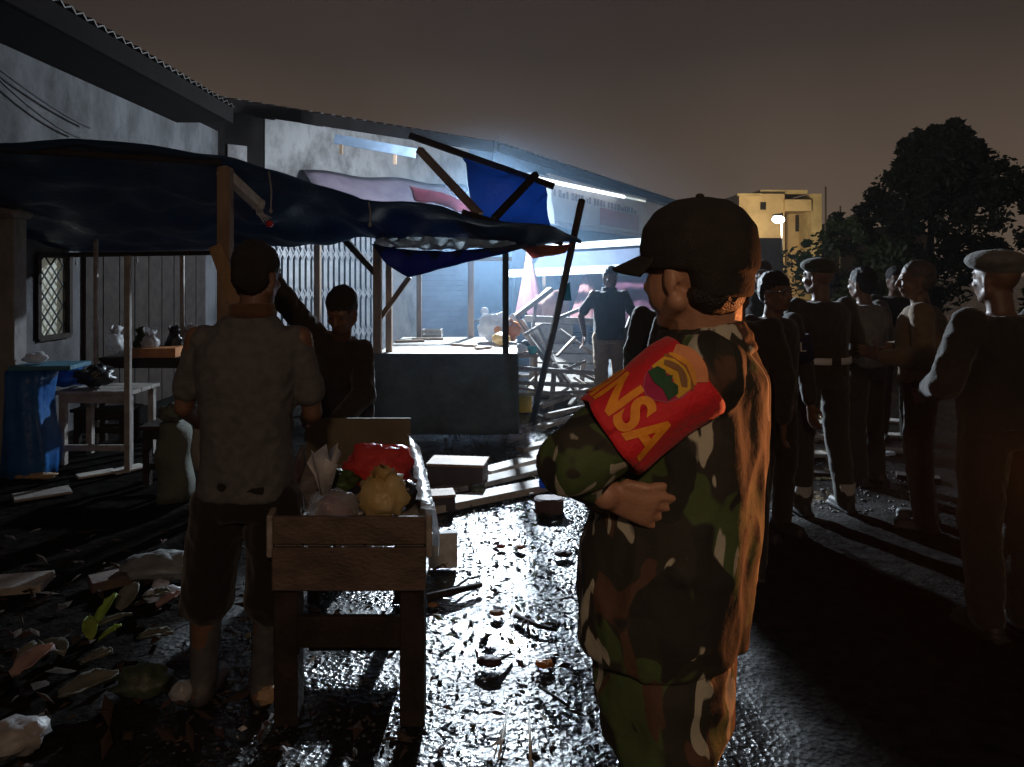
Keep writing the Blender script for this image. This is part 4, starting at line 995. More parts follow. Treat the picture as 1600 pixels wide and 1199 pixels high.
# ---- the soldier in front
yw = R(158); f = V((math.cos(yw), math.sin(yw), 0)); l = V((-f.y, f.x, 0))
j = joints((.335, 1.52, 0), yw, 1.72, dict(
    head=W(1082, 425, 1.50), neck=W(1100, 522, 1.53), chest=W(1082, 650, 1.53), waist=W(1052, 850, 1.52), hip=W(1040, 985, 1.52),
    shL=W(1098, 575, 1.37), shR=W(1078, 565, 1.72), elL=W(893, 722, 1.34), elR=W(930, 735, 1.74), wrL=W(985, 712, 1.62), wrR=W(948, 772, 1.36),
    hL=W(1050, 1010, 1.43), hR=W(1045, 1010, 1.62), hf=V((math.cos(R(126)), math.sin(R(126)), -.03))))
j['dR'] = V((.8, -.15, -.1)); j['dL'] = V((.6, .5, .1))
j['f'] = f; j['l'] = l
def soldier():
    f, l = j['f'], j['l']
    t_ = thing('person', 'soldier in camouflage and black cap with red armband, arms folded, standing in front', 'person', (.335, 1.52, 0)); org = ORG[t_.name]
    def put(name, mb, mtl, vx, sm=5, wrk=0.0, ws=8, par=t_, stretch=V((1, 1, 1)), seed=1):
        me = remesh(mb, vx, sm, wrk, ws, org, seed, stretch); me.materials.append(mtl); return link(name, me, par, org)
    b = MB(); m3, P = head(b, j['head'], j['hf'], U, 1.03)
    b.cap(j['neck'] - U * .04, j['head'] - U * .05 - f * .015, .070, .064)
    b.cap(j['neck'] - U * .0 - f * .02, j['head'] - U * .02 - f * .05, .055, .050)
    b.ell(P(.030, .050, -.030), .045, .020, .050, m3)                                  # broad cheek towards the viewer
    b.loft([(j['hip'], l * .15, f * .13), (j['waist'], l * .15, f * .14), (j['chest'], l * .15, f * .11), (j['neck'] - U * .03, l * .07, f * .06)], 20)
    for s in 'LR':
        b.cap(j['sh' + s], j['el' + s], .045, .04); b.cap(j['el' + s], j['wr' + s], .042, .03)
        b.cap(j['h' + s], j['k' + s], .08, .055); b.cap(j['k' + s], j['a' + s], .055, .04); b.cap(j['a' + s] - U * .04, j['a' + s] - U * .05 + f * .12, .035, .03)
    hand(b, j['wrR'], V((.85, -.1, -.28)), V((.2, -.3, 1)), V((.1, 1, -.25)), .28, .92, .25)
    hand(b, j['wrL'], j['dL'], U, None, .35, 1.0)
    put('body', b, skin, .0048, 1)
    # jacket
    J = MB()
    J.loft([(W(1038, 995, 1.52), l * .186, f * .156), (W(1036, 930, 1.52), l * .192, f * .170), (W(1046, 850, 1.52), l * .190, f * .176), (W(1062, 760, 1.53), l * .190, f * .166), (W(1082, 660, 1.53), l * .200, f * .146), (W(1095, 590, 1.54), l * .190, f * .125), (W(1100, 548, 1.54), l * .135, f * .095), (W(1098, 520, 1.53), l * .085, f * .080)], 30, 2.3)
    for s, r_ in (('L', .074), ('R', .078)):
        J.ell(j['sh' + s] + V((0, 0, -.01)), .088, .085, .082); J.cap(j['sh' + s], j['el' + s], r_, .062); J.ell(j['el' + s], .060, .056, .058)
        J.cap(j['el' + s], j['el' + s].lerp(j['wr' + s], .92), .060, .045)
    J.cap(j['elL'] + V((.01, .02, -.02)), W(972, 768, 1.42), .052, .044)               # forearm folded back across the belly
    J.cap(W(1060, 900, 1.335), W(1140, 905, 1.36), .016, .016)                          # pocket flap bulge
    put('jacket', J, camoM, .008, 4, .019, 5.5, stretch=V((1.2, 1.2, .6)))
    col = MB()
    for k in range(20):
        a0, a1 = k / 20 * 6.283, (k + 1) / 20 * 6.283
        q = lambda a, rr, dz: W(1097, 516, 1.53) + l * rr * math.cos(a) + f * rr * 1.0 * math.sin(a) + U * (dz - .012 * math.sin(a))
        col.cap(q(a0, .078, 0), q(a1, .078, 0), .013, .013, 8); col.cap(q(a0, .088, -.022), q(a1, .088, -.022), .014, .014, 8); col.cap(q(a0, .100, -.045), q(a1, .100, -.045), .012, .012, 8)
    put('collar', col, camoM, .006, 3, .003, 14)
    T = MB()
    T.loft([(W(1038, 1000, 1.52), l * .165, f * .138), (W(1038, 1080, 1.52), l * .168, f * .138), (W(1040, 1140, 1.52), l * .162, f * .126)], 24)
    for s in 'LR':
        T.cap(j['h' + s] - U * .05, j['k' + s], .102, .088); T.cap(j['k' + s], j['a' + s], .09, .075)
    put('trousers', T, camoM, .009, 4, .016, 6)
    for s in 'LR':
        m = MB(); a_ = j['a' + s]; m.cap(a_ + U * .16, a_ - U * .04, .058, .05); m.cap(a_ - U * .045, a_ - U * .05 + f * .16, .045, .036); put('boot', m, black_rubber, .008, 3)
    # cap
    capM = mat('black_cap_cloth', (.014, .012, .012), (.009, .008, .008), 20, .9, .3, 160)
    m = MB(); c0 = j['head']; f, l = j['f'], j['l']; f = V((math.cos(R(141)), math.sin(R(141)), 0)); l = V((-f.y, f.x, 0))
    m.loft([(c0 + U * .004 - f * .018, l * .092, f * .116), (c0 + U * .045 - f * .012, l * .098, f * .121), (c0 + U * .088 - f * .012, l * .094, f * .114), (c0 + U * .122 - f * .014, l * .074, f * .090), (c0 + U * .142 - f * .016, l * .044, f * .055), (c0 + U * .149 - f * .016, l * .014, f * .018)], 30, 2.1)
    m.loft([(c0 - U * .048 - f * .066, l * .074, f * .050), (c0 + U * .02 - f * .052, l * .090, f * .072)], 24, 2.1)
    cp = put('cap', m, capM, .006, 4, .003, 9)
    m = MB(); rows = []
    for v in range(7):
        r_ = []
        for i in range(17):
            a = (i / 16 - .5) * 2.1; t = v / 6; q = c0 + U * (.036 - .030 * t - .020 * abs(math.sin(a)) ** 2 * (1 if t else .6)) - f * .012 + (f * math.cos(a) * (.112 + .078 * t * math.cos(a * .72)) + l * math.sin(a) * (.092 + .010 * t))
            r_.append(q)
        rows.append(r_)
    m.sheet(rows, .007); m.build('brim', capM, cp, smooth=True)
    m = MB(); m.ell(c0 + U * .151 - f * .016, .009, .009, .006); m.build('button', capM, cp, smooth=True)
    m = MB()
    m.ell(P(-.055, 0, -.045), .052, .068, .040, m3); put('hair', m, hair_m, .006, 2, .003, 30)
    # armband round the upper arm
    A, B = j['elL'], j['shL']; ax = (B - A).normalized(); Lr = (B - A).length
    toCam = V((0, 0, 1.6)) - A.lerp(B, .5); e1 = (toCam - ax * toCam.dot(ax)).normalized(); e2 = ax.cross(e1).normalized()   # e1 faces the viewer
    if e2.z > 0: e2 = -e2                                                                                                  # e2 points down the page
    def arm(t, a, lift=0.0):
        r_ = .0790 + .004 * t + lift + .007 * noise.noise(V((t * 3.2, math.cos(a) * 1.6, math.sin(a) * 1.6))) + .003 * noise.noise(V((t * 9 + 4, math.cos(a) * 3, math.sin(a) * 3)))
        return A + ax * (t * Lr) + (e1 * math.cos(a) + e2 * math.sin(a)) * r_
    red = mat('armband_red', (.62, .012, .022), (.48, .008, .018), 9, .75, .25, 90, sheen=.1)
    n = 48; rows = [[arm(.27 + .66 * k / 16 + .035 * noise.noise(V((math.cos(i / n * 6.283) * 1.5, math.sin(i / n * 6.283) * 1.5, k // 9))), i / n * 2 * math.pi) for i in range(n + 1)] for k in range(17)]
    m = MB(); m.sheet(rows, .004); ab = m.build('armband', red, t_, smooth=True)
    # lettering wrapped round the band: letter tops point to the shoulder
    orange = mat('letter_orange', (.80, .30, .015), (.66, .22, .012), 30, .7, .2, 60)
    cu = bpy.data.curves.new('txt', 'FONT'); cu.body = 'BABINSA'; cu.size = .104; cu.extrude = 0; cu.space_character = .98; cu.offset = .0035
    to = bpy.data.objects.new('tmp', cu); C.objects.link(to)
    dg = bpy.context.evaluated_depsgraph_get(); me = bpy.data.meshes.new_from_object(to.evaluated_get(dg)); bpy.data.objects.remove(to)
    bm = bmesh.new(); bm.from_mesh(me)
    bmesh.ops.triangulate(bm, faces=bm.faces[:]); bmesh.ops.subdivide_edges(bm, edges=[e_ for e_ in bm.edges if e_.calc_length() > .012], cuts=2); bmesh.ops.triangulate(bm, faces=bm.faces[:])
    xs = [v.co.x for v in bm.verts]; xe = max(xs); q = .084; kx = .80
    for v in bm.verts:
        a = .88 - (xe - v.co.x) * kx / q; t = .33 + v.co.y / Lr * 1.0
        v.co = arm(t, a, .0045) - org
    bmesh.ops.recalc_face_normals(bm, faces=bm.faces[:]); bm.to_mesh(me); bm.free(); me.materials.clear(); me.materials.append(orange)
    link('lettering', me, ab, org)
    # shield patch
    def patch(poly, lift, mt, name):
        """poly in patch units: u around the band, v up the arm"""
        c_u, c_t = -.22, .74; vs_ = []
        pts = [(u * .047, v * .052) for u, v in poly]
        cxx = sum(p[0] for p in pts) / len(pts); cyy = sum(p[1] for p in pts) / len(pts); vv = []; ff = []
        K = len(pts); rings = 4
        for r_ in range(rings + 1):
            for (u, v) in pts:
                uu = cxx + (u - cxx) * r_ / rings; w_ = cyy + (v - cyy) * r_ / rings
                vv.append(arm(c_t + w_ / Lr, c_u + uu / .085, lift))
        for r_ in range(rings):
            for k in range(K): ff.append((r_ * K + k, r_ * K + (k + 1) % K, (r_ + 1) * K + (k + 1) % K, (r_ + 1) * K + k))
        m = MB(); m.add(vv, ff); return m.build(name, mt, ab)
    def arc(r0, r1, a0, a1, cy_=-.35, n=12):
        o_ = [(r1 * math.sin(a0 + (a1 - a0) * k / n), cy_ + r1 * math.cos(a0 + (a1 - a0) * k / n)) for k in range(n + 1)]
        i_ = [(r0 * math.sin(a1 + (a0 - a1) * k / n), cy_ + r0 * math.cos(a1 + (a0 - a1) * k / n)) for k in range(n + 1)]
        return o_ + i_
    shield = [(-.75, .35), (-.45, .55), (0, .64), (.45, .55), (.75, .35), (.78, -.1), (.62, -.55), (.3, -.85), (0, -.95), (-.3, -.85), (-.62, -.55), (-.78, -.1)]
    patch([(u * 1.06, v * 1.05) for u, v in shield], .0045, mat('patch_pink', (.55, .10, .16), None, 9, .8), 'patch_edge')
    patch(shield, .0060, mat('patch_magenta', (.42, .01, .09), None, 9, .8), 'patch_field')
    patch([(-.75, .34), (-.45, .54), (0, .62), (.45, .54), (.75, .34), (.76, -.2), (-.76, -.2)], .0075, mat('patch_yellow', (.72, .42, .03), None, 12, .8), 'patch_yellow')
    patch([(-.66, -.42), (-.6, -.05), (-.3, .05), (-.12, -.04), (0, .14), (.14, -.02), (.4, .06), (.62, -.1), (.62, -.5), (.2, -.42), (-.2, -.5)], .0090, mat('patch_green', (.015, .09, .03), (.01, .05, .02), 12, .8), 'patch_green')
    patch(arc(.70, .88, -.8, .8), .0090, mat('patch_brown', (.26, .13, .05), None, 12, .8), 'patch_stripe')
    patch(arc(1.02, 1.14, -.85, .85), .0060, mat('patch_brown2', (.32, .12, .03), None, 12, .8), 'patch_stripe')
    patch(arc(1.16, 1.62, -.62, .62), .0050, mat('patch_tan', (.60, .25, .11), (.52, .2, .09), 12, .8), 'patch_tab')
    patch(arc(1.12, 1.20, -.70, .70), .0066, mat('patch_orange', (.75, .33, .04), None, 12, .8), 'patch_line')
soldier()

# ---- man in grey polo shirt, seen from behind
yw = R(84); Yp = 2.82
j = joints((W(390, HY, Yp).x, Yp, 0), yw, 1.72, dict(
    head=W(402, 432, Yp + .02), neck=W(394, 498, Yp), chest=W(386, 585, Yp), waist=W(386, 680, Yp), hip=W(384, 765, Yp),
    shL=W(308, 528, Yp), shR=W(470, 528, Yp + .02), elL=W(288, 636, Yp + .02), elR=W(488, 645, Yp + .05), wrL=W(322, 668, Yp + .26), wrR=W(478, 652, Yp + .30),
    hL=W(344, 790, Yp), hR=W(428, 790, Yp), kL=W(324, 925, Yp + .02), kR=W(424, 925, Yp + .02), aL=W(318, 1062, Yp), aR=W(412, 1062, Yp), hf=V((.22, 1, -.08))))
grey = mat('grey_polo', (.105, .106, .113), (.075, .076, .082), 30, .9, .3, 180, dirt=(.07, .06, .06), dscale=9, damt=(.62, .72))
gm_t, _, _, _ = person('man with cropped hair in grey polo shirt and rubber boots, seen from behind', j, grey, mk((.005, .005, .007)), None, skin_dk, 'short', 'short', .0075, 1.0, .011, True, collar=mk((.10, .045, .022)), seed=2, hem=.02, loose=1.0, tl=1.22)
for s in 'LR':
    a_, k_ = j['a' + s], j['k' + s]; m = MB(); m.cap(a_.lerp(k_, .80), a_ + U * .02, .062, .050); m.cap(a_ + U * .01, a_ - U * .045 - V((0, .02, 0)), .05, .045); m.cap(a_ - U * .045, a_ - U * .05 + V((.01, .15, 0)), .042, .036)
    bo = MB(); me = remesh(m, .008, 4, .006, 9, ORG[gm_t.name], 3); me.materials.append(mat('rubber_boot', (.085, .085, .09), (.06, .06, .065), 10, .5, .2, 40)); link('rubber_boot', me, gm_t, ORG[gm_t.name])

# ---- man in dark long sleeves leaning over the cart
yw = R(-105)
j = joints((W(535, HY, 4.35).x, 4.35, 0), yw, 1.68, dict(
    head=W(534, 486, 4.08), neck=W(533, 528, 4.25), chest=W(530, 575, 4.32), waist=W(526, 640, 4.40), hip=W(524, 690, 4.45),
    shR=W(496, 528, 4.28), shL=W(566, 548, 4.24), elR=W(446, 470, 4.10), wrR=W(412, 420, 4.0), elL=W(568, 618, 4.16), wrL=W(524, 662, 3.98),
    hf=V((-.18, -1, -.55)), hup=V((0, -.5, 1))))
person('man in dark long sleeved shirt bending over the cart, one arm raised', j, mk((.022, .017, .019)), mk((.014, .015, .022)), black_rubber, skin_dk, 'short', 'long', .009, 1.12, .012, seed=4, loose=1.14)

# ---- man standing by the collapsed stall
yw = R(-82); Yp = 8.35
j = joints((W(952, HY, Yp).x, Yp, 0), yw, 1.69, dict(head=(.04, 0, 1.565), elR=(-.10, -.30, 1.13), wrR=(.02, -.29, .93), elL=(-.10, .30, 1.13), wrL=(.0, .19, .95), dR=V((-.15, -.2, -1)), kL=(.03, .10, .49), kR=(.03, -.10, .49)))
person('man in black polo shirt and tan trousers standing by the collapsed stall', j, mk((.009, .008, .009)), mk((.30, .20, .11), (.24, .155, .08)), black_rubber, skin_dk, 'short', 'short', .009, 1.12, .008, seed=5, collar=mk((.02, .018, .02)), loose=1.1, hem=.05)

# ---- group on the right
uni = mk((.034, .026, .017), (.024, .019, .013)); tan = mk((.17, .115, .06), (.13, .085, .045)); drk = mk((.020, .018, .016)); olive = mk((.030, .031, .024), (.020, .022, .018))
gp = 'officers and onlookers standing on the right'
def beret(t_, P, m3, put, mtl, tilt=.02, big=1.0):
    m = MB(); m.ell(P(-.01, tilt, .085), .118 * big, .108 * big, .052, m3, 20, 10); m.ell(P(-.02, 0, .055), .104, .086, .05, m3, 18, 10); return put('beret', m, mtl, .007, 3, .004, 10)
def pcap(t_, P, m3, put, mtl):
    m = MB(); m.ell(P(-.012, 0, .065), .112, .092, .085, m3, 20, 10); m.loft([(P(.09, 0, .045), m3 @ V((0, .085, 0)), m3 @ V((.012, 0, .004))), (P(.14, 0, .035), m3 @ V((0, .06, 0)), m3 @ V((.008, 0, .004)))], 16); return put('cap', m, mtl, .007, 2)
# officer with white belt (back)
yw = R(100); Yp = 5.05
j = joints((W(1283, HY, Yp).x, Yp, 0), yw, 1.70, dict(elL=(-.03, .27, 1.10), elR=(-.03, -.27, 1.10), wrL=(.14, .20, .98), wrR=(.14, -.20, .98), kL=(.02, .13, .49), kR=(.02, -.13, .49), aL=(-.03, .16, .085), aR=(-.03, -.16, .085), hf=V((-.6, .8, 0))))
t_, put, P, m3 = person('officer in dark uniform with white belt and pale gaiters, seen from behind', j, uni, olive, black_rubber, skin_dk, None, 'long', .010, 1.1, .009, seed=6, group=gp, loose=1.1)
beret(t_, P, m3, put, mk((.04, .038, .02)))
o_ = ORG[t_.name]; bz = 1.00; fb_, lb_ = j['f'], j['l']; wb = mat('belt_white', (.75, .76, .75), None, 8, .6)
def beltseg(a0, a1, mt, nm, r_=0.0):
    m = MB(); rows = [[j['loc'] + U * (bz + dz) + lb_ * (.196 + r_) * math.cos(a) + fb_ * (.168 + r_) * math.sin(a) for a in [a0 + (a1 - a0) * k / 24 for k in range(25)]] for dz in (0, .02, .045)]
    m.sheet(rows, .006); return m.build(nm, mt, t_, smooth=True)
beltseg(0, -1.45, wb, 'belt'); beltseg(-1.72, -3.141, wb, 'belt'); beltseg(-3.141, -6.283, wb, 'belt'); beltseg(-1.42, -1.75, black_rubber, 'belt_buckle', .004)
for s in 'LR':
    m = MB(); m.loft([(j['a' + s] + U * -.02, V((.052, 0, 0)), V((0, .06, 0))), (j['a' + s] + U * .10, V((.066, 0, 0)), V((0, .07, 0)))], 18, 2); m.build('gaiter', mat('gaiter_white', (.5, .5, .48), None, 8, .7), t_, smooth=True)
# onlooker with armband left of him
yw = R(-60); Yp = 4.6
j = joints((W(1206, HY, Yp).x, Yp, 0), yw, 1.60, dict(elL=(.02, .27, 1.10)))
t_, put, P, m3 = person('onlooker with glasses and dark blue armband left of the belted officer', j, mk((.030, .026, .03)), drk, black_rubber, skin_dk, 'short', 'long', .010, 1.0, .008, seed=7, group=gp)
nav = mat('armband_navy', (.012, .016, .06), None, 8, .8)
A, B = j['shR'].lerp(j['elR'], .35), j['elR']; 
A, B = j['shL'].lerp(j['elL'], .40), j['shL'].lerp(j['elL'], .92)
m = MB(); m.tube([A, B], .082, 20, .078); ab = m.build('armband', nav, t_, smooth=True)
cu = bpy.data.curves.new('txt', 'FONT'); cu.body = 'AL'; cu.size = .085; to = bpy.data.objects.new('tmp', cu); C.objects.link(to)
me = bpy.data.meshes.new_from_object(to.evaluated_get(bpy.context.evaluated_depsgraph_get())); bpy.data.objects.remove(to)
cc = A.lerp(B, .35); nn = (V((0, 0, 1.6)) - cc).normalized(); nn.z = 0; nn.normalize(); rr = V((-nn.y, nn.x, 0))
for v in me.vertices:
    u, w_ = v.co.x - .055, v.co.y - .03; v.co = cc + rr * u + U * w_ + nn * (.086 - u * u * 4.5) - ORG[t_.name]
me.materials.clear(); me.materials.append(mat('letter_white', (.7, .7, .72), None, 9, .7)); link('lettering', me, ab, ORG[t_.name])
m = MB()
for b_ in (-1, 1):
    pts = [P(.103, b_ * .034 + .026 * math.cos(a), .008 + .020 * math.sin(a)) for a in [k / 12 * 6.283 for k in range(13)]]; m.tube(pts, .003, 6)
    m.tube([P(.100, b_ * .06, .012), P(.0, b_ * .084, .012)], .003, 6)
m.tube([P(.106, -.008, .012), P(.106, .008, .012)], .003, 6); m.build('glasses', chrome, t_, smooth=True)
# head with cap behind
Yp = 7.6; j = joints((W(1192, HY, Yp).x, Yp, 0), R(-120), 1.72)
t_, put, P, m3 = person('onlooker in dark cap half hidden behind the one with glasses', j, drk, drk, black_rubber, skin_dk, None, 'long', .012, 1.0, .008, seed=8, group=gp); pcap(t_, P, m3, put, mk((.06, .03, .025)))
# grey jacket
Yp = 5.75; j = joints((W(1352, HY, Yp).x, Yp, 0), R(120), 1.64)
person('onlooker in pale grey jacket right behind the belted officer', j, mk((.16, .145, .135), (.11, .10, .095)), drk, black_rubber, skin_dk, 'short', 'long', .011, 1.05, .01, seed=9, group=gp, loose=1.15)
# profile man in tan uniform
Yp = 4.75; j = joints((W(1440, HY, Yp).x, Yp, 0), R(150), 1.68, dict(elL=(-.02, .24, 1.10), wrL=(.22, .10, 1.08), elR=(-.02, -.24, 1.10), wrR=(.20, -.06, 1.12), dL=V((-.2, .4, .1)), hf=V((-.9, .35, 0))))
t_, put, P, m3 = person('man in tan uniform with shaved head, seen in profile', j, tan, mk((.03, .022, .015)), black_rubber, skin_dk, 'crop', 'long', .010, 1.15, .01, seed=10, group=gp, loose=1.12, hairmat=mat('stubble', (.08, .06, .055), None, 50, .6))
# face far behind
Yp = 7.2; j = joints((W(1398, HY, Yp).x, Yp, 0), R(-100), 1.66)
person('onlooker standing far back between the jacket and tan uniform', j, drk, drk, black_rubber, skin_dk, 'short', 'long', .012, 1.0, .008, seed=11, group=gp)
# big back at the right edge
Yp = 3.35; j = joints((W(1566, HY, Yp).x, Yp, 0), R(105), 1.70, dict(elL=(.02, .30, 1.12), elR=(.02, -.30, 1.12), wrL=(.2, .2, 1.05), wrR=(.2, -.2, 1.05), hf=V((-.3, 1, 0))))
t_, put, P, m3 = person('broad officer in grey beret at the right edge, seen from behind', j, mk((.026, .019, .014), (.020, .015, .011)), mk((.016, .013, .010)), black_rubber, skin_dk, None, 'long', .010, 1.2, .011, seed=12, group=gp, loose=1.2)
beret(t_, P, m3, put, mk((.13, .125, .115)), .02, 1.08)
# dark figure behind the soldier
Yp = 4.0; j = joints((W(1148, HY, Yp).x, Yp, 0), R(75), 1.62)
person('dark figure half hidden right behind the soldier, left of the one with glasses', j, drk, drk, black_rubber, skin_dk, 'short', 'long', .012, 1.0, .008, seed=13, group=gp)
Yp = 5.6; j = joints((W(1040, HY, Yp).x, Yp, 0), R(95), 1.60)
person('dark figure seen between the soldier face and the red armband', j, drk, drk, black_rubber, skin_dk, 'short', 'long', .012, 1.1, .009, seed=14, group=gp, loose=1.15)
Yp = 4.7; j = joints((W(1085, HY, Yp).x, Yp, 0), R(70), 1.58)  # added unseen behind the soldier; its shadow darkens the ground at the right
person('unseen figure added behind the soldier shoulder to shade the ground', j, uni, drk, black_rubber, skin_dk, 'short', 'long', .012, 1.15, .009, seed=15, group=gp, loose=1.2)
# ================================================================== THE WOODEN CART IN FRONT
ct = thing('wooden_cart', 'low wooden vegetable cart with board sides beside the man in grey', 'cart', (-.65, 3.1, 0))
FL, FRt, BR, BL = V((-.84, 2.62, 0)), V((-.305, 2.62, 0)), V((-.50, 3.68, 0)), V((-1.02, 3.68, 0))
zr = .75; zf = .66
bx_ = (FRt - FL).normalized(); dy_ = (BR - FRt).normalized()
def hexb(name, a, b, c, d, z0, z1, mt, par, bevel=.004):
    m = MB(); m.hexa([a + U * z0, b + U * z0, c + U * z0, d + U * z0, a + U * z1, b + U * z1, c + U * z1, d + U * z1]); return m.build(name, mt, par, bevel=bevel)
nb = 5
for i in range(nb):       # floor boards of the tray
    a, b = FL.lerp(FRt, i / nb + .004), FL.lerp(FRt, (i + 1) / nb - .004); c, d = BL.lerp(BR, (i + 1) / nb - .004), BL.lerp(BR, i / nb + .004)
    hexb('tray_board', a, b, c, d, zf - .02, zf, wood_h, ct)
k = dy_ * .022
hexb('front_board', FL - k * 1.1, FRt - k * 1.1, FRt - k * .1, FL - k * .1, .655, .752, wood_red, ct)
hexb('front_apron', FL - k * 1.9, FRt - k * 1.9, FRt - k * 1.15, FL - k * 1.15, .50, .650, wood_red, ct)
s_ = bx_ * .022
hexb('side_board', FRt + s_ * .1, FRt + s_ * 1.1, BR + s_ * 1.1, BR + s_ * .1, .60, .748, wood_h, ct)
hexb('side_board', FL - s_ * 1.1, FL - s_ * .1, BL - s_ * .1, BL - s_ * 1.1, .60, .748, wood_h, ct)
hexb('back_board', BL + k * .1, BR + k * .1, BR + k * 1.1, BL + k * 1.1, .60, .885, mat('olive_board', (.13, .12, .075), None, 6, .7), ct)
for P0 in (FL + bx_ * .05 + dy_ * .05, FRt - bx_ * .04 + dy_ * .05, BL + bx_ * .05 - dy_ * .05, BR - bx_ * .05 - dy_ * .05):
    m = MB(); m.beam(P0, P0 + U * .64, .085 if P0.y < 3 else .06, .085 if P0.y < 3 else .06, V((0, 1, 0))); m.build('leg', wood_dk, ct, bevel=.005)
m = MB(); m.beam(FL + dy_ * .03 + U * .33, FRt + dy_ * .03 + U * .33, .03, .11); m.build('lower_rail', wood_dk, ct, bevel=.004)
m = MB(); m.beam(FRt - bx_ * .04 + dy_ * .05 + U * .25, BR - bx_ * .05 - dy_ * .05 + U * .30, .03, .08); m.build('lower_rail', wood_dk, ct)
m = MB(); m.beam(FL + bx_ * .1 + dy_ * .45 + U * .12, FRt - bx_ * .05 + dy_ * .45 + U * .12, .10, .09); m.build('axle', wood_dk, ct)
# goods on the cart
z_ = zf + .004
def oncart(px, py, z=z_):
    return G(px, py, z)
def heap(name, label, px, py, r, mtl, cat='bag', seed=0, amp=.3, neck=None):
    p = oncart(px, py); return bag(name, label, p + U * r[2], r, mtl, cat, amp, seed, None, neck)
heap('plastic_bag', 'bright red crumpled plastic bag at the back of the cart', 590, 768, (.145, .10, .095), pl_red, seed=41, amp=.34)
o = heap('plastic_bag', 'yellowish translucent bag of food at the front of the cart', 598, 818, (.088, .075, .085), pl_yel, seed=44, amp=.42, neck=.06)
on_ = thing('onion_bag', 'clear bag of purple onions with tall gathered top on the cart', 'bag', oncart(520, 815))
oo = ORG[on_.name]; rnd = random.Random(4)
for k in range(13):
    a = rnd.uniform(0, 6.28); r_ = rnd.uniform(.0, .07); p = oo + V((math.cos(a) * r_ * 1.1, math.sin(a) * r_ * .7, .03 + .035 * (k > 8)))
    m = MB(); m.ell(p, .032, .030, .029, nu=10, nv=7); m.ell(p + U * .027, .008, .008, .014, nu=6, nv=4); m.build('onion', pl_purple, on_, smooth=True)
m = MB(); crumple(m, oo + U * .055, .098, .078, .062, .22, 9); m.build('bag_film', mat('clear_film', (.75, .75, .78), None, 8, .15, .8, 26, transl=.3, alpha=.42), on_, smooth=True)
m = MB(); tw = oo + V((-.03, 0, .10))
for k in range(6):
    a = k / 6 * 6.28; d = V((math.cos(a), math.sin(a), 0)); e_ = V((-d.y, d.x, 0)); h = .15 + .06 * rnd.random()
    m.sheet([[tw + d * .012 - e_ * .014, tw + d * .012 + e_ * .014], [tw + d * .022 - e_ * .03 + U * h * .5, tw + d * .03 + e_ * .03 + U * h * .5], [tw + d * .05 - e_ * .02 + U * h, tw + d * .06 + e_ * .03 + U * h * .8]], .002)
m.build('gathered_top', pl_white, on_, smooth=True)
heap('vegetables', 'dark green vegetables between the onions and the red bag', 532, 782, (.075, .06, .055), pl_green, 'vegetables', 47, .45)
heap('plastic_bag', 'black bag between the red and the yellowish bags', 630, 792, (.07, .06, .05), pl_black, seed=48)
heap('plastic_bag', 'small black bag behind the onion bag', 560, 795, (.05, .045, .04), pl_black, seed=49)
for k, (px, py, sx_, sy_, rz, lab) in enumerate(((560, 742, .15, .11, .1, 'large white paper sheet at the back of the cart'), (598, 733, .08, .09, -.2, 'small white paper at the back of the cart right of the big sheet'), (553, 800, .11, .12, .5, 'white paper under the onion bag'))):
    p = oncart(px, py); m = MB(); mm = Matrix.Rotation(rz, 3, 'Z')
    rows = [[p + mm @ V((sx_ * (i / 6 - .5), sy_ * (j_ / 5 - .5), .006 + .012 * noise.noise(V((i * .5, j_ * .6, k))))) for i in range(7)] for j_ in range(6)]
    m.sheet(rows, .002); o = m.build('paper', white_pl, smooth=True); tag(o, lab, 'paper')
# clear sheet over the right cart side
rows = []
for i in range(16):
    p = FRt.lerp(BR, .02 + i / 16) + bx_ * .02; n_ = noise.noise(V((i * .7, 0, 0))) * .02
    rows.append([p + bx_ * (-.035 + n_) + U * (.77 + n_ + (.05 if i > 12 else 0)), p + bx_ * (.018) + U * (.762 + n_), p + bx_ * (.03 + n_) + U * .66, p + bx_ * (.028 + n_) + U * (.60 + n_)])
m = MB(); m.sheet(rows, .002); o = m.build('plastic_sheet', mat('milky_film', (.6, .6, .62), None, 8, .25, .7, 26, transl=.4, alpha=.7), smooth=True); tag(o, 'milky plastic film draped along the right side of the cart', 'plastic sheet')

# ================================================================== PLANKS, BOX, BLOCKS BEHIND THE CART
def plank(label, p, q, w_, th, z, mt, group='fallen planks by the stall', tilt=0.0):
    p = V((p.x, p.y, z + th / 2)); q = V((q.x, q.y, z + th / 2 + tilt)); m = MB(); m.beam(p, q, w_, th); o = m.build('plank', mt, bevel=.004); tag(o, label, 'plank', group); return o
pl = [((662, 801), (905, 752), .17, .05, 0, 'widest long plank in front, running toward the brown block'),
      ((665, 778), (760, 755), .14, .04, 0, 'short plank just right of the cart film'),
      ((740, 762), (905, 722), .15, .04, .0, 'long plank left of the small blue bag'),
      ((757, 745), (900, 706), .15, .05, .0, 'plank starting at the right end of the square box'),
      ((815, 722), (910, 696), .13, .04, .0, 'pale plank at the foot of the teal cloth'),
      ((812, 708), (895, 690), .11, .04, .0, 'narrow pale plank behind the others at the cloth corner'),
      ((845, 672), (925, 648), .10, .04, .0, 'plank near the feet of the standing man'),
      ((855, 660), (905, 640), .08, .03, .0, 'thin plank touching the collapsed timbers'),
      ((880, 690), (930, 668), .09, .03, .0, 'plank half hidden by the red armband')]
for k, (a, b, w_, th, z, lab) in enumerate(pl):
    plank(lab, G(*a), G(*b), w_, th, z + .002 * k, wood_h if k % 3 else wood_pale)
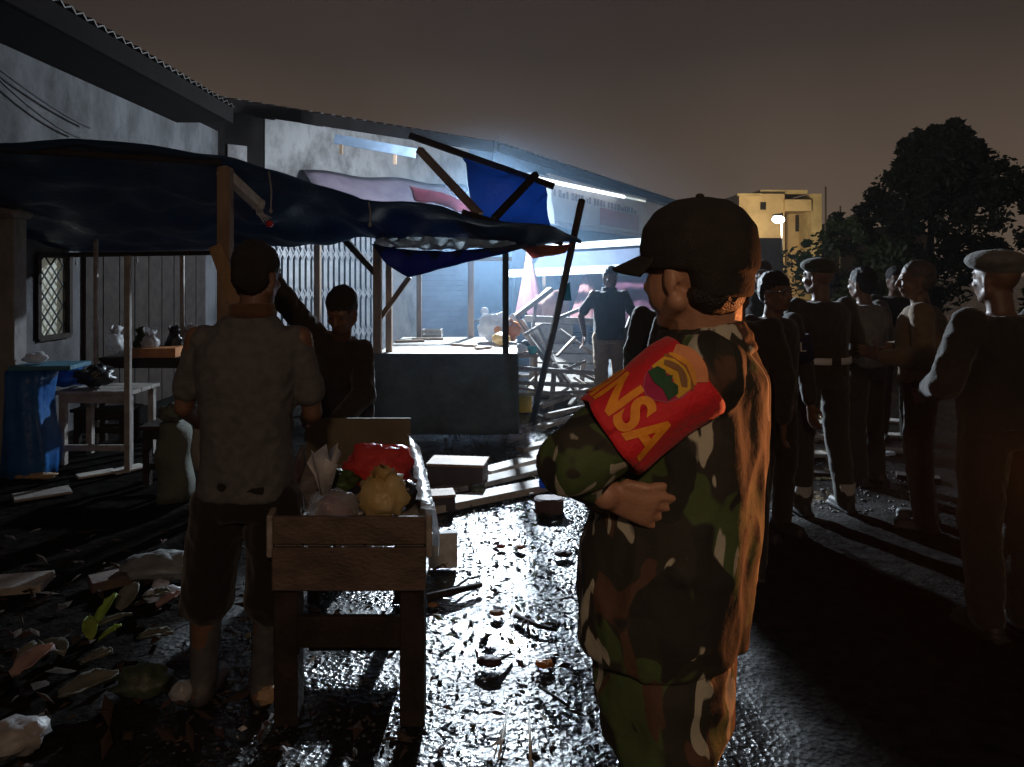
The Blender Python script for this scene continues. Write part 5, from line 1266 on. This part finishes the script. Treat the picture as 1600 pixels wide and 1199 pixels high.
boxthing('wooden_box', 'upturned dark wooden box with paler top among the planks', 'box', G(714, 766) + U * .085 + V((0, .12, 0)), .42, .26, .17, -.12, mat('box_dark', (.07, .042, .045), None, 6, .7), lid=wood)  # lid is a lighter wood than the body
boxthing('wooden_box', 'small flat board box right of the cart film', 'box', G(684, 796) + U * .05, .22, .16, .09, .2, mat('box_dark2', (.07, .05, .05), None, 6, .7), lid=wood)
m = MB(); p = G(858, 800); m.loft([(p, V((.095, 0, 0)), V((0, .07, 0))), (p + U * .09, V((.10, 0, 0)), V((0, .075, 0))), (p + U * .098, V((.085, 0, 0)), V((0, .06, 0)))], 20, 3.2); o = m.build('wood_block', mat('block_brown', (.13, .075, .07), (.09, .05, .05), 9, .7, .4, 40), bevel=.0); tag(o, 'rounded brown wood block lying in front of the blue bag', 'block')
bag('plastic_bag', 'small bright blue plastic bag on the planks', G(852, 772) + U * .085, (.045, .04, .045), pl_blue, seed=51)
m = MB(); p = G(745, 778); m.tube([p + V((-.04, 0, .05)), p + V((.04, .02, .05))], .045, 14); o = m.build('can', mat('can_olive', (.12, .14, .09), None, 9, .4, metal=.4), smooth=True); tag(o, 'small tipped can between the box and the long plank', 'can')
boxthing('foam_block', 'white foam sheet standing beside the cart legs', 'foam', G(692, 886) + U * .095, .155, .05, .19, .12, mat('foam', (.78, .80, .82), None, 20, .8, .2, 120))
# branches and sticks
def stick(label, pts, r, mt=wood_dk, group='sticks on the gravel', cat='stick'):
    m = MB(); m.tube([G(a, b, r + h) for a, b, h in pts], r, 6, r * .6); o = m.build('stick', mt, smooth=True); tag(o, label, cat, group)
stick('thick dark branch lying beside the foam sheet', [(668, 935, .0), (705, 925, .015), (752, 914, .0)], .022)
stick('thin twig forking off the thick dark branch', [(700, 927, .02), (730, 905, .02), (752, 900, 0)], .008)
stick('left of two pale straight sticks at the bottom edge', [(778, 1190, .0), (786, 1150, .01), (795, 1104, .02)], .0045, wood_pale)
stick('right of two pale straight sticks at the bottom edge', [(829, 1199, .0), (828, 1150, .01), (826, 1110, .02)], .0055, wood_pale)
stick('short pale straw crossing the left pale stick', [(772, 1185, .0), (785, 1140, .015), (790, 1118, .01)], .003, wood_pale)
stick('bent dark twig near the soldier knee', [(842, 1072, 0), (868, 1090, .02), (890, 1105, 0)], .007)
stick('dark stick near the soldier hip', [(805, 962, 0), (840, 978, .01), (870, 985, 0)], .012)
stick('thin dark stick left of the orange husk', [(760, 1040, 0), (780, 1030, .01), (800, 1022, 0)], .010)
for k, (px, py, r, mt, lab, sq) in enumerate(((850, 1042, .026, pl_orange, 'orange husk on the gravel beside the soldier', .5), (776, 962, .022, mat('brown_husk', (.25, .12, .06), None, 12, .7), 'brown husk in the brightest wet patch', .6), (812, 858, .022, mat('rust_peel', (.45, .17, .07), None, 12, .7), 'rust coloured peel in front of the brown block', .5), (783, 857, .020, mat('red_peel', (.30, .07, .05), None, 12, .7), 'dark red peel left of the rust coloured one', .6), (677, 948, .018, mat('tan_peel', (.42, .22, .10), None, 12, .7), 'tan peel beside the cart leg', .5), (765, 1040, .035, mat('dark_peel', (.06, .02, .03), None, 12, .6), 'dark wet leaf clump in the middle of the path', .5), (880, 870, .035, mat('dark_red_leaf', (.08, .025, .02), None, 12, .6), 'dark reddish leaves left of the soldier belly', .5))):
    m = MB(); crumple(m, G(px, py) + U * r * sq, r * 1.4, r, r * sq, .35, 60 + k); o = m.build('husk', mt, smooth=True); tag(o, lab, 'litter', 'husks and peels on the path')

# ================================================================== LEFT SIDE: BLUE STAND, BENCHES, BASKETS
bs_ = thing('blue_stand', 'stand wrapped in blue tarp with a board top beside the column', 'stand', G(48, 742))
o_ = ORG[bs_.name]; st_ = []
for i in range(9):
    t = i / 8; st_.append((o_ + U * (.01 + t * .83) + V((.012 * math.sin(t * 7), 0, 0)), V((.165 + .02 * math.sin(t * 5 + 1), 0, 0)), V((0, .16, 0))))
m = MB(); m.loft(st_, 44, 3)
for v in m.v:
    a = math.atan2(v.y - o_.y, v.x - o_.x); kk = 1 + .07 * math.sin(a * 9 + v.z * 2.5) + .04 * noise.noise(v * 6); v.x = o_.x + (v.x - o_.x) * kk; v.y = o_.y + (v.y - o_.y) * kk
m.build('wrap', mat('blue_wrap', (.03, .17, .50), (.015, .09, .32), 5, .4, .4, 20, transl=.15), bs_, smooth=True)
m = MB(); m.box(o_ + V((.13, .05, .862)), .46, .36, .035, Matrix.Rotation(.1, 3, 'Z')); m.build('board_top', mat('blue_board', (.06, .20, .30), None, 6, .6), bs_, bevel=.004)
bag('plastic_bag', 'white crumpled bag lying on the blue stand', o_ + V((.04, 0, .88 + .045)), (.09, .07, .045), pl_white, seed=71)
bag('litter_heap', 'pale cardboard scraps at the foot of the blue stand', G(55, 748) + U * .02, (.16, .06, .025), cardb, 'cardboard', seed=72)
def bench(label, px0, px1, py, y_, ztop, dep, mt=wood_h, cat='bench', name='bench'):
    a, b = (px0 - CX) / F * y_, (px1 - CX) / F * y_; t_ = thing(name, label, cat, ((a + b) / 2, y_, 0))
    n_ = max(2, int(dep / .14))
    for i in range(n_):
        m = MB(); m.box(((a + b) / 2, y_ + (i + .5) * dep / n_, ztop - .015), b - a, dep / n_ - .01, .03); m.build('seat_board', mt, t_, bevel=.003)
    for x in (a + .05, b - .05):
        for yy in (y_ + .05, y_ + dep - .05):
            m = MB(); m.beam((x, yy, 0), (x, yy, ztop - .03), .05, .05, V((0, 1, 0))); m.build('leg', mt, t_)
    m = MB(); m.beam((a + .05, y_ + .05, ztop - .07), (b - .05, y_ + .05, ztop - .07), .025, .07); m.build('rail', mt, t_)
    m = MB(); m.beam((a + .05, y_ + .05, .14), (b - .05, y_ + .05, .14), .03, .05); m.build('stretcher', mt, t_)
    return t_
bench('grey plank table right of the blue stand', 84, 206, 612, 6.2, .62, .5, wood_h, 'table', 'plank_table')
bench('low dark stool frame under the plank table', 108, 196, 0, 6.9, .34, .35, wood_dk, 'stool', 'stool')
bench('tall dark table stacked behind the thin post', 150, 300, 0, 7.1, .80, .6, wood_dk, 'table', 'plank_table')
bench('dark bench behind the man in grey', 215, 330, 0, 5.6, .45, .35, wood_dk)
for (px, top, y_, w_, mt, lab) in ((200, 400, 6.0, .045, wood_h, 'pale thin post in front of the plank table'), (150, 372, 7.0, .035, wood_h, 'thin post farther back left of the pale one'), (352, 262, 5.1, .085, wood, 'tan timber post under the tarp left of the grey man head'), (496, 378, 8.6, .07, wood, 'grey post in front of the folding gate'), (285, 400, 7.55, .04, wood_h, 'thin post at the far tarp edge above the benches'), (28, 398, 7.5, .05, wood_dk, 'dark post at the far tarp edge beside the window')):
    p = W(px, top, y_); m = MB(); m.beam((p.x, y_, 0), p, w_, w_, V((0, 1, 0))); o = m.build('tarp_post', mt, bevel=.004); tag(o, lab, 'post')
# board leaning on tan post
m = MB(); m.beam(W(336, 384, 5.05), W(372, 480, 5.0), .09, .02, V((0, -1, .2))); o = m.build('board', wood_tan, bevel=.003); tag(o, 'tan board leaning on the timber post left of the grey man head', 'board')
# beam pointing back with string and red bauble
m = MB(); m.beam(W(346, 266, 5.08), W(402, 318, 5.55), .07, .07); o = m.build('tarp_beam', wood_pale, bevel=.004); tag(o, 'pale square beam reaching back from the tan post', 'beam')
sb = thing('string_bundle', 'white strings tied to the pale beam with a red knob', 'string', W(412, 352, 5.55)); o_ = W(404, 320, 5.55)
for k in range(5):
    m = MB(); m.tube([o_ + V((.01 * k - .02, 0, 0)), o_ + V((.012 * k - .01, -.01, -.07)), W(408 + k * 4, 340 + (k * 7) % 9, 5.53)], .005, 6); m.build('string', white_pl, sb)
m = MB(); m.ell(W(421, 350, 5.5), .03, .025, .026); m.build('knob', mat('red_knob', (.6, .02, .03), None, 5, .4), sb, smooth=True)
m = MB(); crumple(m, o_, .05, .03, .04, .4, 3); m.build('knot', white_pl, sb, smooth=True)
boxthing('basket', 'orange brown basket tray on the dark table left of the grey man elbow', 'basket', (W(245, HY, 7.2).x, 7.25, .845), .42, .36, .09, .1, mat('orange_tray', (.50, .20, .06), (.34, .12, .04), 8, .6))
sk = G(262, 790)
t_ = thing('grain_sack', 'dull green upright sack left of the grey man hip', 'sack', sk + V((0, .1, 0))); o_ = ORG[t_.name]
m = MB(); m.loft([(o_ + U * (.01 + .55 * i / 8), V((.135 - .004 * i, 0, 0)), V((0, .11, 0))) for i in range(9)], 30, 2.6)
for v in m.v: v += V((noise.noise(v * 5), noise.noise(v * 5 + V((3, 1, 2))), 0)) * .055
m.build('sack_body', mat('sack_green', (.13, .14, .11), (.08, .088, .068), 5, .8, .3, 60), t_, smooth=True)
m = MB(); crumple(m, o_ + U * .62, .11, .09, .06, .4, 5); m.build('sack_mouth', MATS['sack_green'], t_, smooth=True)
bag('plastic_bag', 'long grey bag hanging beside the grey man left hip', W(318, 700, 3.05), (.045, .04, .13), mat('grey_bag', (.3, .29, .29), None, 8, .5, .4, 24, transl=.3), seed=76, amp=.25)
for k, (px, py, y_, c) in enumerate(((235, 548, 7.2, pl_white), (215, 530, 7.2, pl_green), (258, 548, 7.2, pl_black), (172, 552, 7.4, pl_white), (275, 540, 7.3, pl_white))):
    x = (px - CX) / F * y_; p = V((x, y_ + (.12 if k % 2 else .28), .803 + .10)) ; p.y = 7.2 + .1 * k
    bag('goods_bag', ('white tied bag on the dark table nearest the orange tray', 'green leafy bundle on the dark table', 'black tied bag on the dark table', 'white tied bag at the left end of the dark table', 'white tied bag at the right end of the dark table')[k], p, (.08, .07, .10), c, seed=80 + k, neck=.1)
heapb = [(110, 552, 6.45, pl_blue, 'blue bag heaped on the plank table'), (95, 560, 6.5, pl_black, 'black bag beside the blue one on the plank table'), (150, 585, 6.4, pl_black, 'flat black bag on the plank table right end')]
for k, (px, py, y_, c, lab) in enumerate(heapb):
    bag('goods_bag', lab, ((px - CX) / F * y_, y_, .62 + .09), (.16, .13, .09), c, seed=90 + k)

# fallen boards on the left floor
for k, (a, b, w_, th, mt, lab) in enumerate((((-40, 925), (75, 915), .20, .04, wood_h, 'grey wide board at the left edge of the rubbish'), ((140, 922), (215, 905), .14, .05, wood_red, 'reddish board with pale top behind the rubbish'), ((120, 748), (180, 738), .12, .02, wood_pale, 'pale board lying in front of the stool'), ((20, 782), (110, 768), .2, .02, wood_h, 'pale flat board on the dark floor left'), ((175, 742), (225, 730), .14, .02, wood_pale, 'short pale board by the thin post'))):
    plank(lab, G(*a), G(*b), w_, th, .002 + .001 * k, mt, 'boards on the left floor')

# ================================================================== RUBBISH ON THE LEFT
leaf_g = mat('cabbage_green', (.34, .46, .09), (.18, .28, .05), 10, .6, .3, 40, transl=.3); leaf_w = mat('cabbage_pale', (.19, .195, .16), (.11, .115, .09), 8, .75, .3, 40, transl=.25)
def leafmesh(c, L_, w_, yaw, pitch, cup=.3, seed=0):
    mm = Matrix.Rotation(yaw, 3, 'Z') @ Matrix.Rotation(-pitch, 3, 'Y'); rows = []
    for i in range(9):
        t = i / 8; hw = w_ * (math.sin(math.pi * min(t * .92 + .06, 1)) ** .7) / 2; row = []
        for jx in range(7):
            s = jx / 3 - 1
            row.append(c + mm @ V((t * L_, s * hw + .01 * noise.noise(V((t * 4, s * 2, seed))), cup * w_ * s * s * .6 + .06 * L_ * math.sin(t * 3) + .012 * noise.noise(V((t * 6, s * 5, seed))))))
        rows.append(row)
    return MB().sheet(rows, .003)
for k, (px, py, L_, w_, yaw, pit, mt, lab) in enumerate((
    (148, 985, .16, .07, .9, .9, leaf_g, 'bright green leaf standing up in the rubbish'), (142, 1000, .11, .06, 2.2, .6, leaf_g, 'bright green curled leaf pointing left in the rubbish'), (155, 1002, .10, .05, .4, .5, leaf_g, 'small bright green leaf lying right of the upright one'),
    (130, 990, .20, .05, .35, .25, leaf_w, 'long pale stalk leaf crossing the green leaves'), (62, 1010, .22, .10, -.6, .1, leaf_w, 'broad pale leaf left of the green leaves'), (190, 955, .13, .11, 1.2, .7, leaf_w, 'rounded pale cabbage leaf at the top of the rubbish'),
    (92, 1095, .20, .13, .5, .15, leaf_w, 'torn pale leaf in the middle of the rubbish'), (128, 1040, .12, .09, .2, .3, leaf_w, 'small folded pale leaf below the green leaves'), (20, 1060, .16, .12, .9, .35, mat('pinkish_leaf', (.42, .28, .27), None, 9, .6, .3, 40, transl=.2), 'pinkish leaf at the left edge of the rubbish'),
    (42, 1048, .12, .10, 1.8, .5, leaf_w, 'upright pale leaf beside the pinkish one'), (225, 935, .14, .09, -.2, .2, leaf_w, 'pale leaf behind the grey man left leg'), (245, 950, .12, .08, .6, .3, mat('rosy_leaf', (.40, .26, .26), None, 9, .6, transl=.2), 'rosy leaf beside the grey man left leg'), (215, 1000, .15, .08, .1, .1, leaf_w, 'long dull leaf left of the grey man calf'))):
    o = leafmesh(G(px, py, .03), L_, w_, yaw, pit, .35, k).build('cabbage_leaf', mt, smooth=True); tag(o, lab, 'leaf', 'vegetable leaves in the rubbish')
bag('plastic_bag', 'large pale grey bag crumpled at the bottom left corner', G(22, 1178) + U * .05, (.10, .08, .05), mat('dull_bag', (.35, .34, .34), None, 8, .5, .4, 20), seed=101)
bag('cabbage', 'dark green cabbage head left of the grey man foot', G(225, 1090) + U * .055, (.095, .08, .055), mat('cabbage_dark', (.05, .075, .045), (.03, .045, .025), 8, .5, .4, 30), 'cabbage', seed=102, amp=.4)
bag('plastic_bag', 'grey bag slumped behind the reddish board', G(255, 905) + U * .06, (.20, .12, .07), mat('grey_clear', (.28, .30, .30), None, 8, .3, .5, 20, transl=.2), seed=103)
for k, (px, py, c) in enumerate(((252, 925, pl_white), (268, 935, pl_white), (240, 940, pl_white))):
    m = MB(); crumple(m, G(px, py) + U * .03, .045, .035, .03, .3, 110 + k); o = m.build('food_tray', c, smooth=True); tag(o, ('white crumpled cup at the far right of the rubbish', 'white crumpled cup touching the grey man left leg', 'white crumpled cup nearest the reddish board')[k], 'litter', 'white cups in the rubbish')
p = G(285, 1098); m = MB(); crumple(m, p + U * .04, .045, .04, .04, .2, 33); o = m.build('clear_wrapper', mat('bottle_grey', (.4, .42, .45), None, 6, .12, transl=.2), smooth=True); tag(o, 'round clear wrapper at the heel of the grey man', 'wrapper')
bag('paper_ball', 'small tan paper ball between the man in grey and the cart leg', G(418, 1100) + U * .03, (.04, .035, .03), cardb, 'paper', seed=120)

# ================================================================== BOARDS ADDED FOR THE LIT STRIPES ON THE GROUND AT THE RIGHT
rb = [((1200, 668), (1300, 662), .18), ((1205, 690), (1320, 684), .12), ((1200, 716), (1290, 712), .14), ((1330, 655), (1420, 662), .16), ((1335, 680), (1420, 684), .14), ((1345, 704), (1425, 708), .12), ((1215, 740), (1330, 745), .10), ((1400, 745), (1470, 752), .12)]
labs = ['farthest added pale board left of the belted officer legs', 'added pale board between the belted officer knees', 'added pale board at the belted officer shins', 'farthest added pale board between officer and tan uniform', 'middle added pale board between officer and tan uniform', 'nearest added pale board between officer and tan uniform', 'dark board before the belted officer ankles', 'dark board at the tan uniform feet']
for k, ((a, b, w_), lab) in enumerate(zip(rb, labs)):
    plank(lab, G(*a), G(*b), w_, .03, .0, wood_pale if k < 6 else wood_dk, 'boards added for lit stripes behind the officers')
m = MB(); p = G(1588, 832); m.box(p + U * .02, .40, .34, .04, Matrix.Rotation(.2, 3, 'Z')); o = m.build('paving_slab', mat('slab_grey', (.45, .44, .44), (.34, .33, .33), 6, .6, .3, 40), bevel=.01); tag(o, 'pale grey paving slab on the ground at the right edge', 'slab')
boxthing('foam_tray', 'small white food tray on the ground behind the officers', 'tray', G(1383, 715) + U * .04, .14, .1, .03, .2, pl_white)

# ================================================================== WET GRAVEL AND SMALL LITTER
def scatter(name, n, region, size, mtl, seed, flat=.6, label=None):
    rnd = random.Random(seed); m = MB(); base = bmesh.new(); bmesh.ops.create_icosphere(base, subdivisions=1, radius=1)
    bv = [v.co.copy() for v in base.verts]; bf = [tuple(v.index for v in f_.verts) for f_ in base.faces]; base.free()
    (xa, xb, ya, yb) = region
    verts = []; faces = []
    for k in range(n):
        y = ya + (yb - ya) * rnd.random() ** 1.25; x = rnd.uniform(xa, xb); s = size * rnd.uniform(.35, 1.0) ** 1.5 * (1.3 if rnd.random() < .06 else 1)
        if noise.noise(V((x * 1.6, y * 1.6, seed))) < -.35 and rnd.random() < .7: continue
        sx_, sy_, sz_ = s * rnd.uniform(.7, 1.3), s * rnd.uniform(.7, 1.3), s * flat * rnd.uniform(.5, 1.2); a = rnd.uniform(0, 6.28); ca, sa = math.cos(a), math.sin(a); o0 = len(verts); z0 = -.006 + sz_ * .25
        for v in bv:
            q = V((v.x * sx_ * rnd.uniform(.75, 1.2), v.y * sy_ * rnd.uniform(.75, 1.2), v.z * sz_))
            verts.append((x + q.x * ca - q.y * sa, y + q.x * sa + q.y * ca, z0 + q.z))
        faces += [tuple(i + o0 for i in f_) for f_ in bf]
    me = bpy.data.meshes.new(name); me.from_pydata(verts, [], faces); me.shade_smooth(); me.materials.append(mtl)
    o = link(name, me, None, V((0, 0, 0))); tag(o, label, None, None, 'stuff'); return o
wetstone = mat('wet_stone', (.05, .048, .045), (.018, .018, .018), 25, .45, .3, 90, rvar=.12)
scatter('gravel', 4200, (-1.25, .75, 1.55, 5.2), .011, wetstone, 3, .6, 'wet dark gravel on the path')
scatter('gravel', 3500, (-1.1, 3.2, 5.0, 8.5), .016, wetstone, 5, .5, 'coarse wet gravel farther along the street')
def flakes(name, n, region, size, mtl, seed, label):
    rnd = random.Random(seed); verts = []; faces = []; (xa, xb, ya, yb) = region
    for k in range(n):
        x, y = rnd.uniform(xa, xb), rnd.uniform(ya, yb); s = size * rnd.uniform(.4, 1.3); a = rnd.uniform(0, 6.28); u = V((math.cos(a), math.sin(a), rnd.gauss(0, .25))); w_ = V((-math.sin(a), math.cos(a), rnd.gauss(0, .35))) * rnd.uniform(.15, .6); c = V((x, y, .014 + rnd.random() * .012)); o0 = len(verts)
        verts += [c - u * s, c + w_ * s - u * s * .2, c + u * s, c - w_ * s * .8 + U * .004, c + U * .01]
        faces += [(o0, o0 + 1, o0 + 4), (o0 + 1, o0 + 2, o0 + 4), (o0 + 2, o0 + 3, o0 + 4), (o0 + 3, o0, o0 + 4)]
    me = bpy.data.meshes.new(name); me.from_pydata(verts, [], faces); me.materials.append(mtl); o = link(name, me, None, V((0, 0, 0))); tag(o, label, None, None, 'stuff')
flakes('leaf_litter', 520, (-1.4, .75, 1.8, 6.6), .035, mat('litter_dark', (.06, .035, .03), (.03, .02, .018), 3, .4), 8, 'dark trampled leaf litter on the path')
flakes('leaf_litter', 200, (-1.2, .7, 3.2, 6.6), .03, mat('litter_green', (.12, .15, .06), (.2, .17, .1), 2, .5), 9, 'pale green trampled leaf litter on the path')
flakes('leaf_litter', 320, (-3.2, -1.0, 2.2, 4.6), .05, mat('litter_brown', (.06, .042, .03), (.03, .022, .018), 2, .95, spec=.15), 10, 'trampled vegetable litter around the rubbish')
flakes('paper_litter', 60, (-1.2, .7, 2.4, 6.2), .022, white_pl, 11, 'tiny scraps of white plastic on the path')

# ropes dangling from the tarpaulin
for k, (px, y0, y1, yy, lab) in enumerate(((116, 393, 412, 7.58, 'short rope end dangling at the far tarp edge right of the window'), (211, 392, 408, 7.58, 'short rope end dangling at the far tarp edge beside the pale post'), (420, 268, 330, 5.28, 'rope hanging from the near tarp edge by the tan post'), (575, 312, 352, 5.63, 'rope hanging from the near tarp edge above the dark man'))):
    a, b = W(px, y0, yy), W(px + 3, y1, yy + .02); m = MB(); m.tube([a, a.lerp(b, .5) + V((.012, 0, 0)), b], .006, 6); m.ell(b, .013, .013, .018, nu=8, nv=6); o = m.build('rope_end', rope); tag(o, lab, 'rope', 'ropes on the tarpaulin')

# ================================================================== LAMP BLOOM AND DAMP AIR
m = MB(); m.box((0, 30, 6.0), 100, 90, 14.0); hz_m = bpy.data.materials.new('haze_air'); hz_m.use_nodes = True
t = hz_m.node_tree; t.nodes.remove(t.nodes['Principled BSDF']); pv = t.nodes.new('ShaderNodeVolumePrincipled')
pv.inputs['Color'].default_value = (.85, .85, .88, 1); pv.inputs['Density'].default_value = .0010; pv.inputs['Anisotropy'].default_value = .35
t.links.new(pv.outputs[0], t.nodes['Material Output'].inputs['Volume'])
hz_o = m.build('haze', hz_m); tag(hz_o, 'thin smoky damp air over the whole place', None, None, 'stuff')

# blue smoke volume added for the glow round the work lamp
m = MB(); m.ell((0, 0, 0), 1, 1, 1, nu=32, nv=20); sm = bpy.data.materials.new('bloom_air'); sm.use_nodes = True
t = sm.node_tree; t.nodes.remove(t.nodes['Principled BSDF']); pv = t.nodes.new('ShaderNodeVolumePrincipled')
pv.inputs['Color'].default_value = (.42, .68, 1.0, 1); pv.inputs['Anisotropy'].default_value = .2
tcn = t.nodes.new('ShaderNodeTexCoord'); gd = t.nodes.new('ShaderNodeTexGradient'); gd.gradient_type = 'SPHERICAL'; t.links.new(tcn.outputs['Object'], gd.inputs[0])
pw_ = t.nodes.new('ShaderNodeMath'); pw_.operation = 'POWER'; pw_.inputs[1].default_value = 1.3; t.links.new(gd.outputs['Fac'], pw_.inputs[0])
mu_ = t.nodes.new('ShaderNodeMath'); mu_.operation = 'MULTIPLY'; mu_.inputs[1].default_value = .055; t.links.new(pw_.outputs[0], mu_.inputs[0]); t.links.new(mu_.outputs[0], pv.inputs['Density'])
t.links.new(pv.outputs[0], t.nodes['Material Output'].inputs['Volume'])
o = m.build('bloom', sm, smooth=True, org=V((0, 0, 0))); o.location = (-.2, 10.2, 1.5); o.scale = (4.6, 3.9, 2.2); tag(o, 'thin bluish smoke added round the work lamp', None, None, 'stuff')
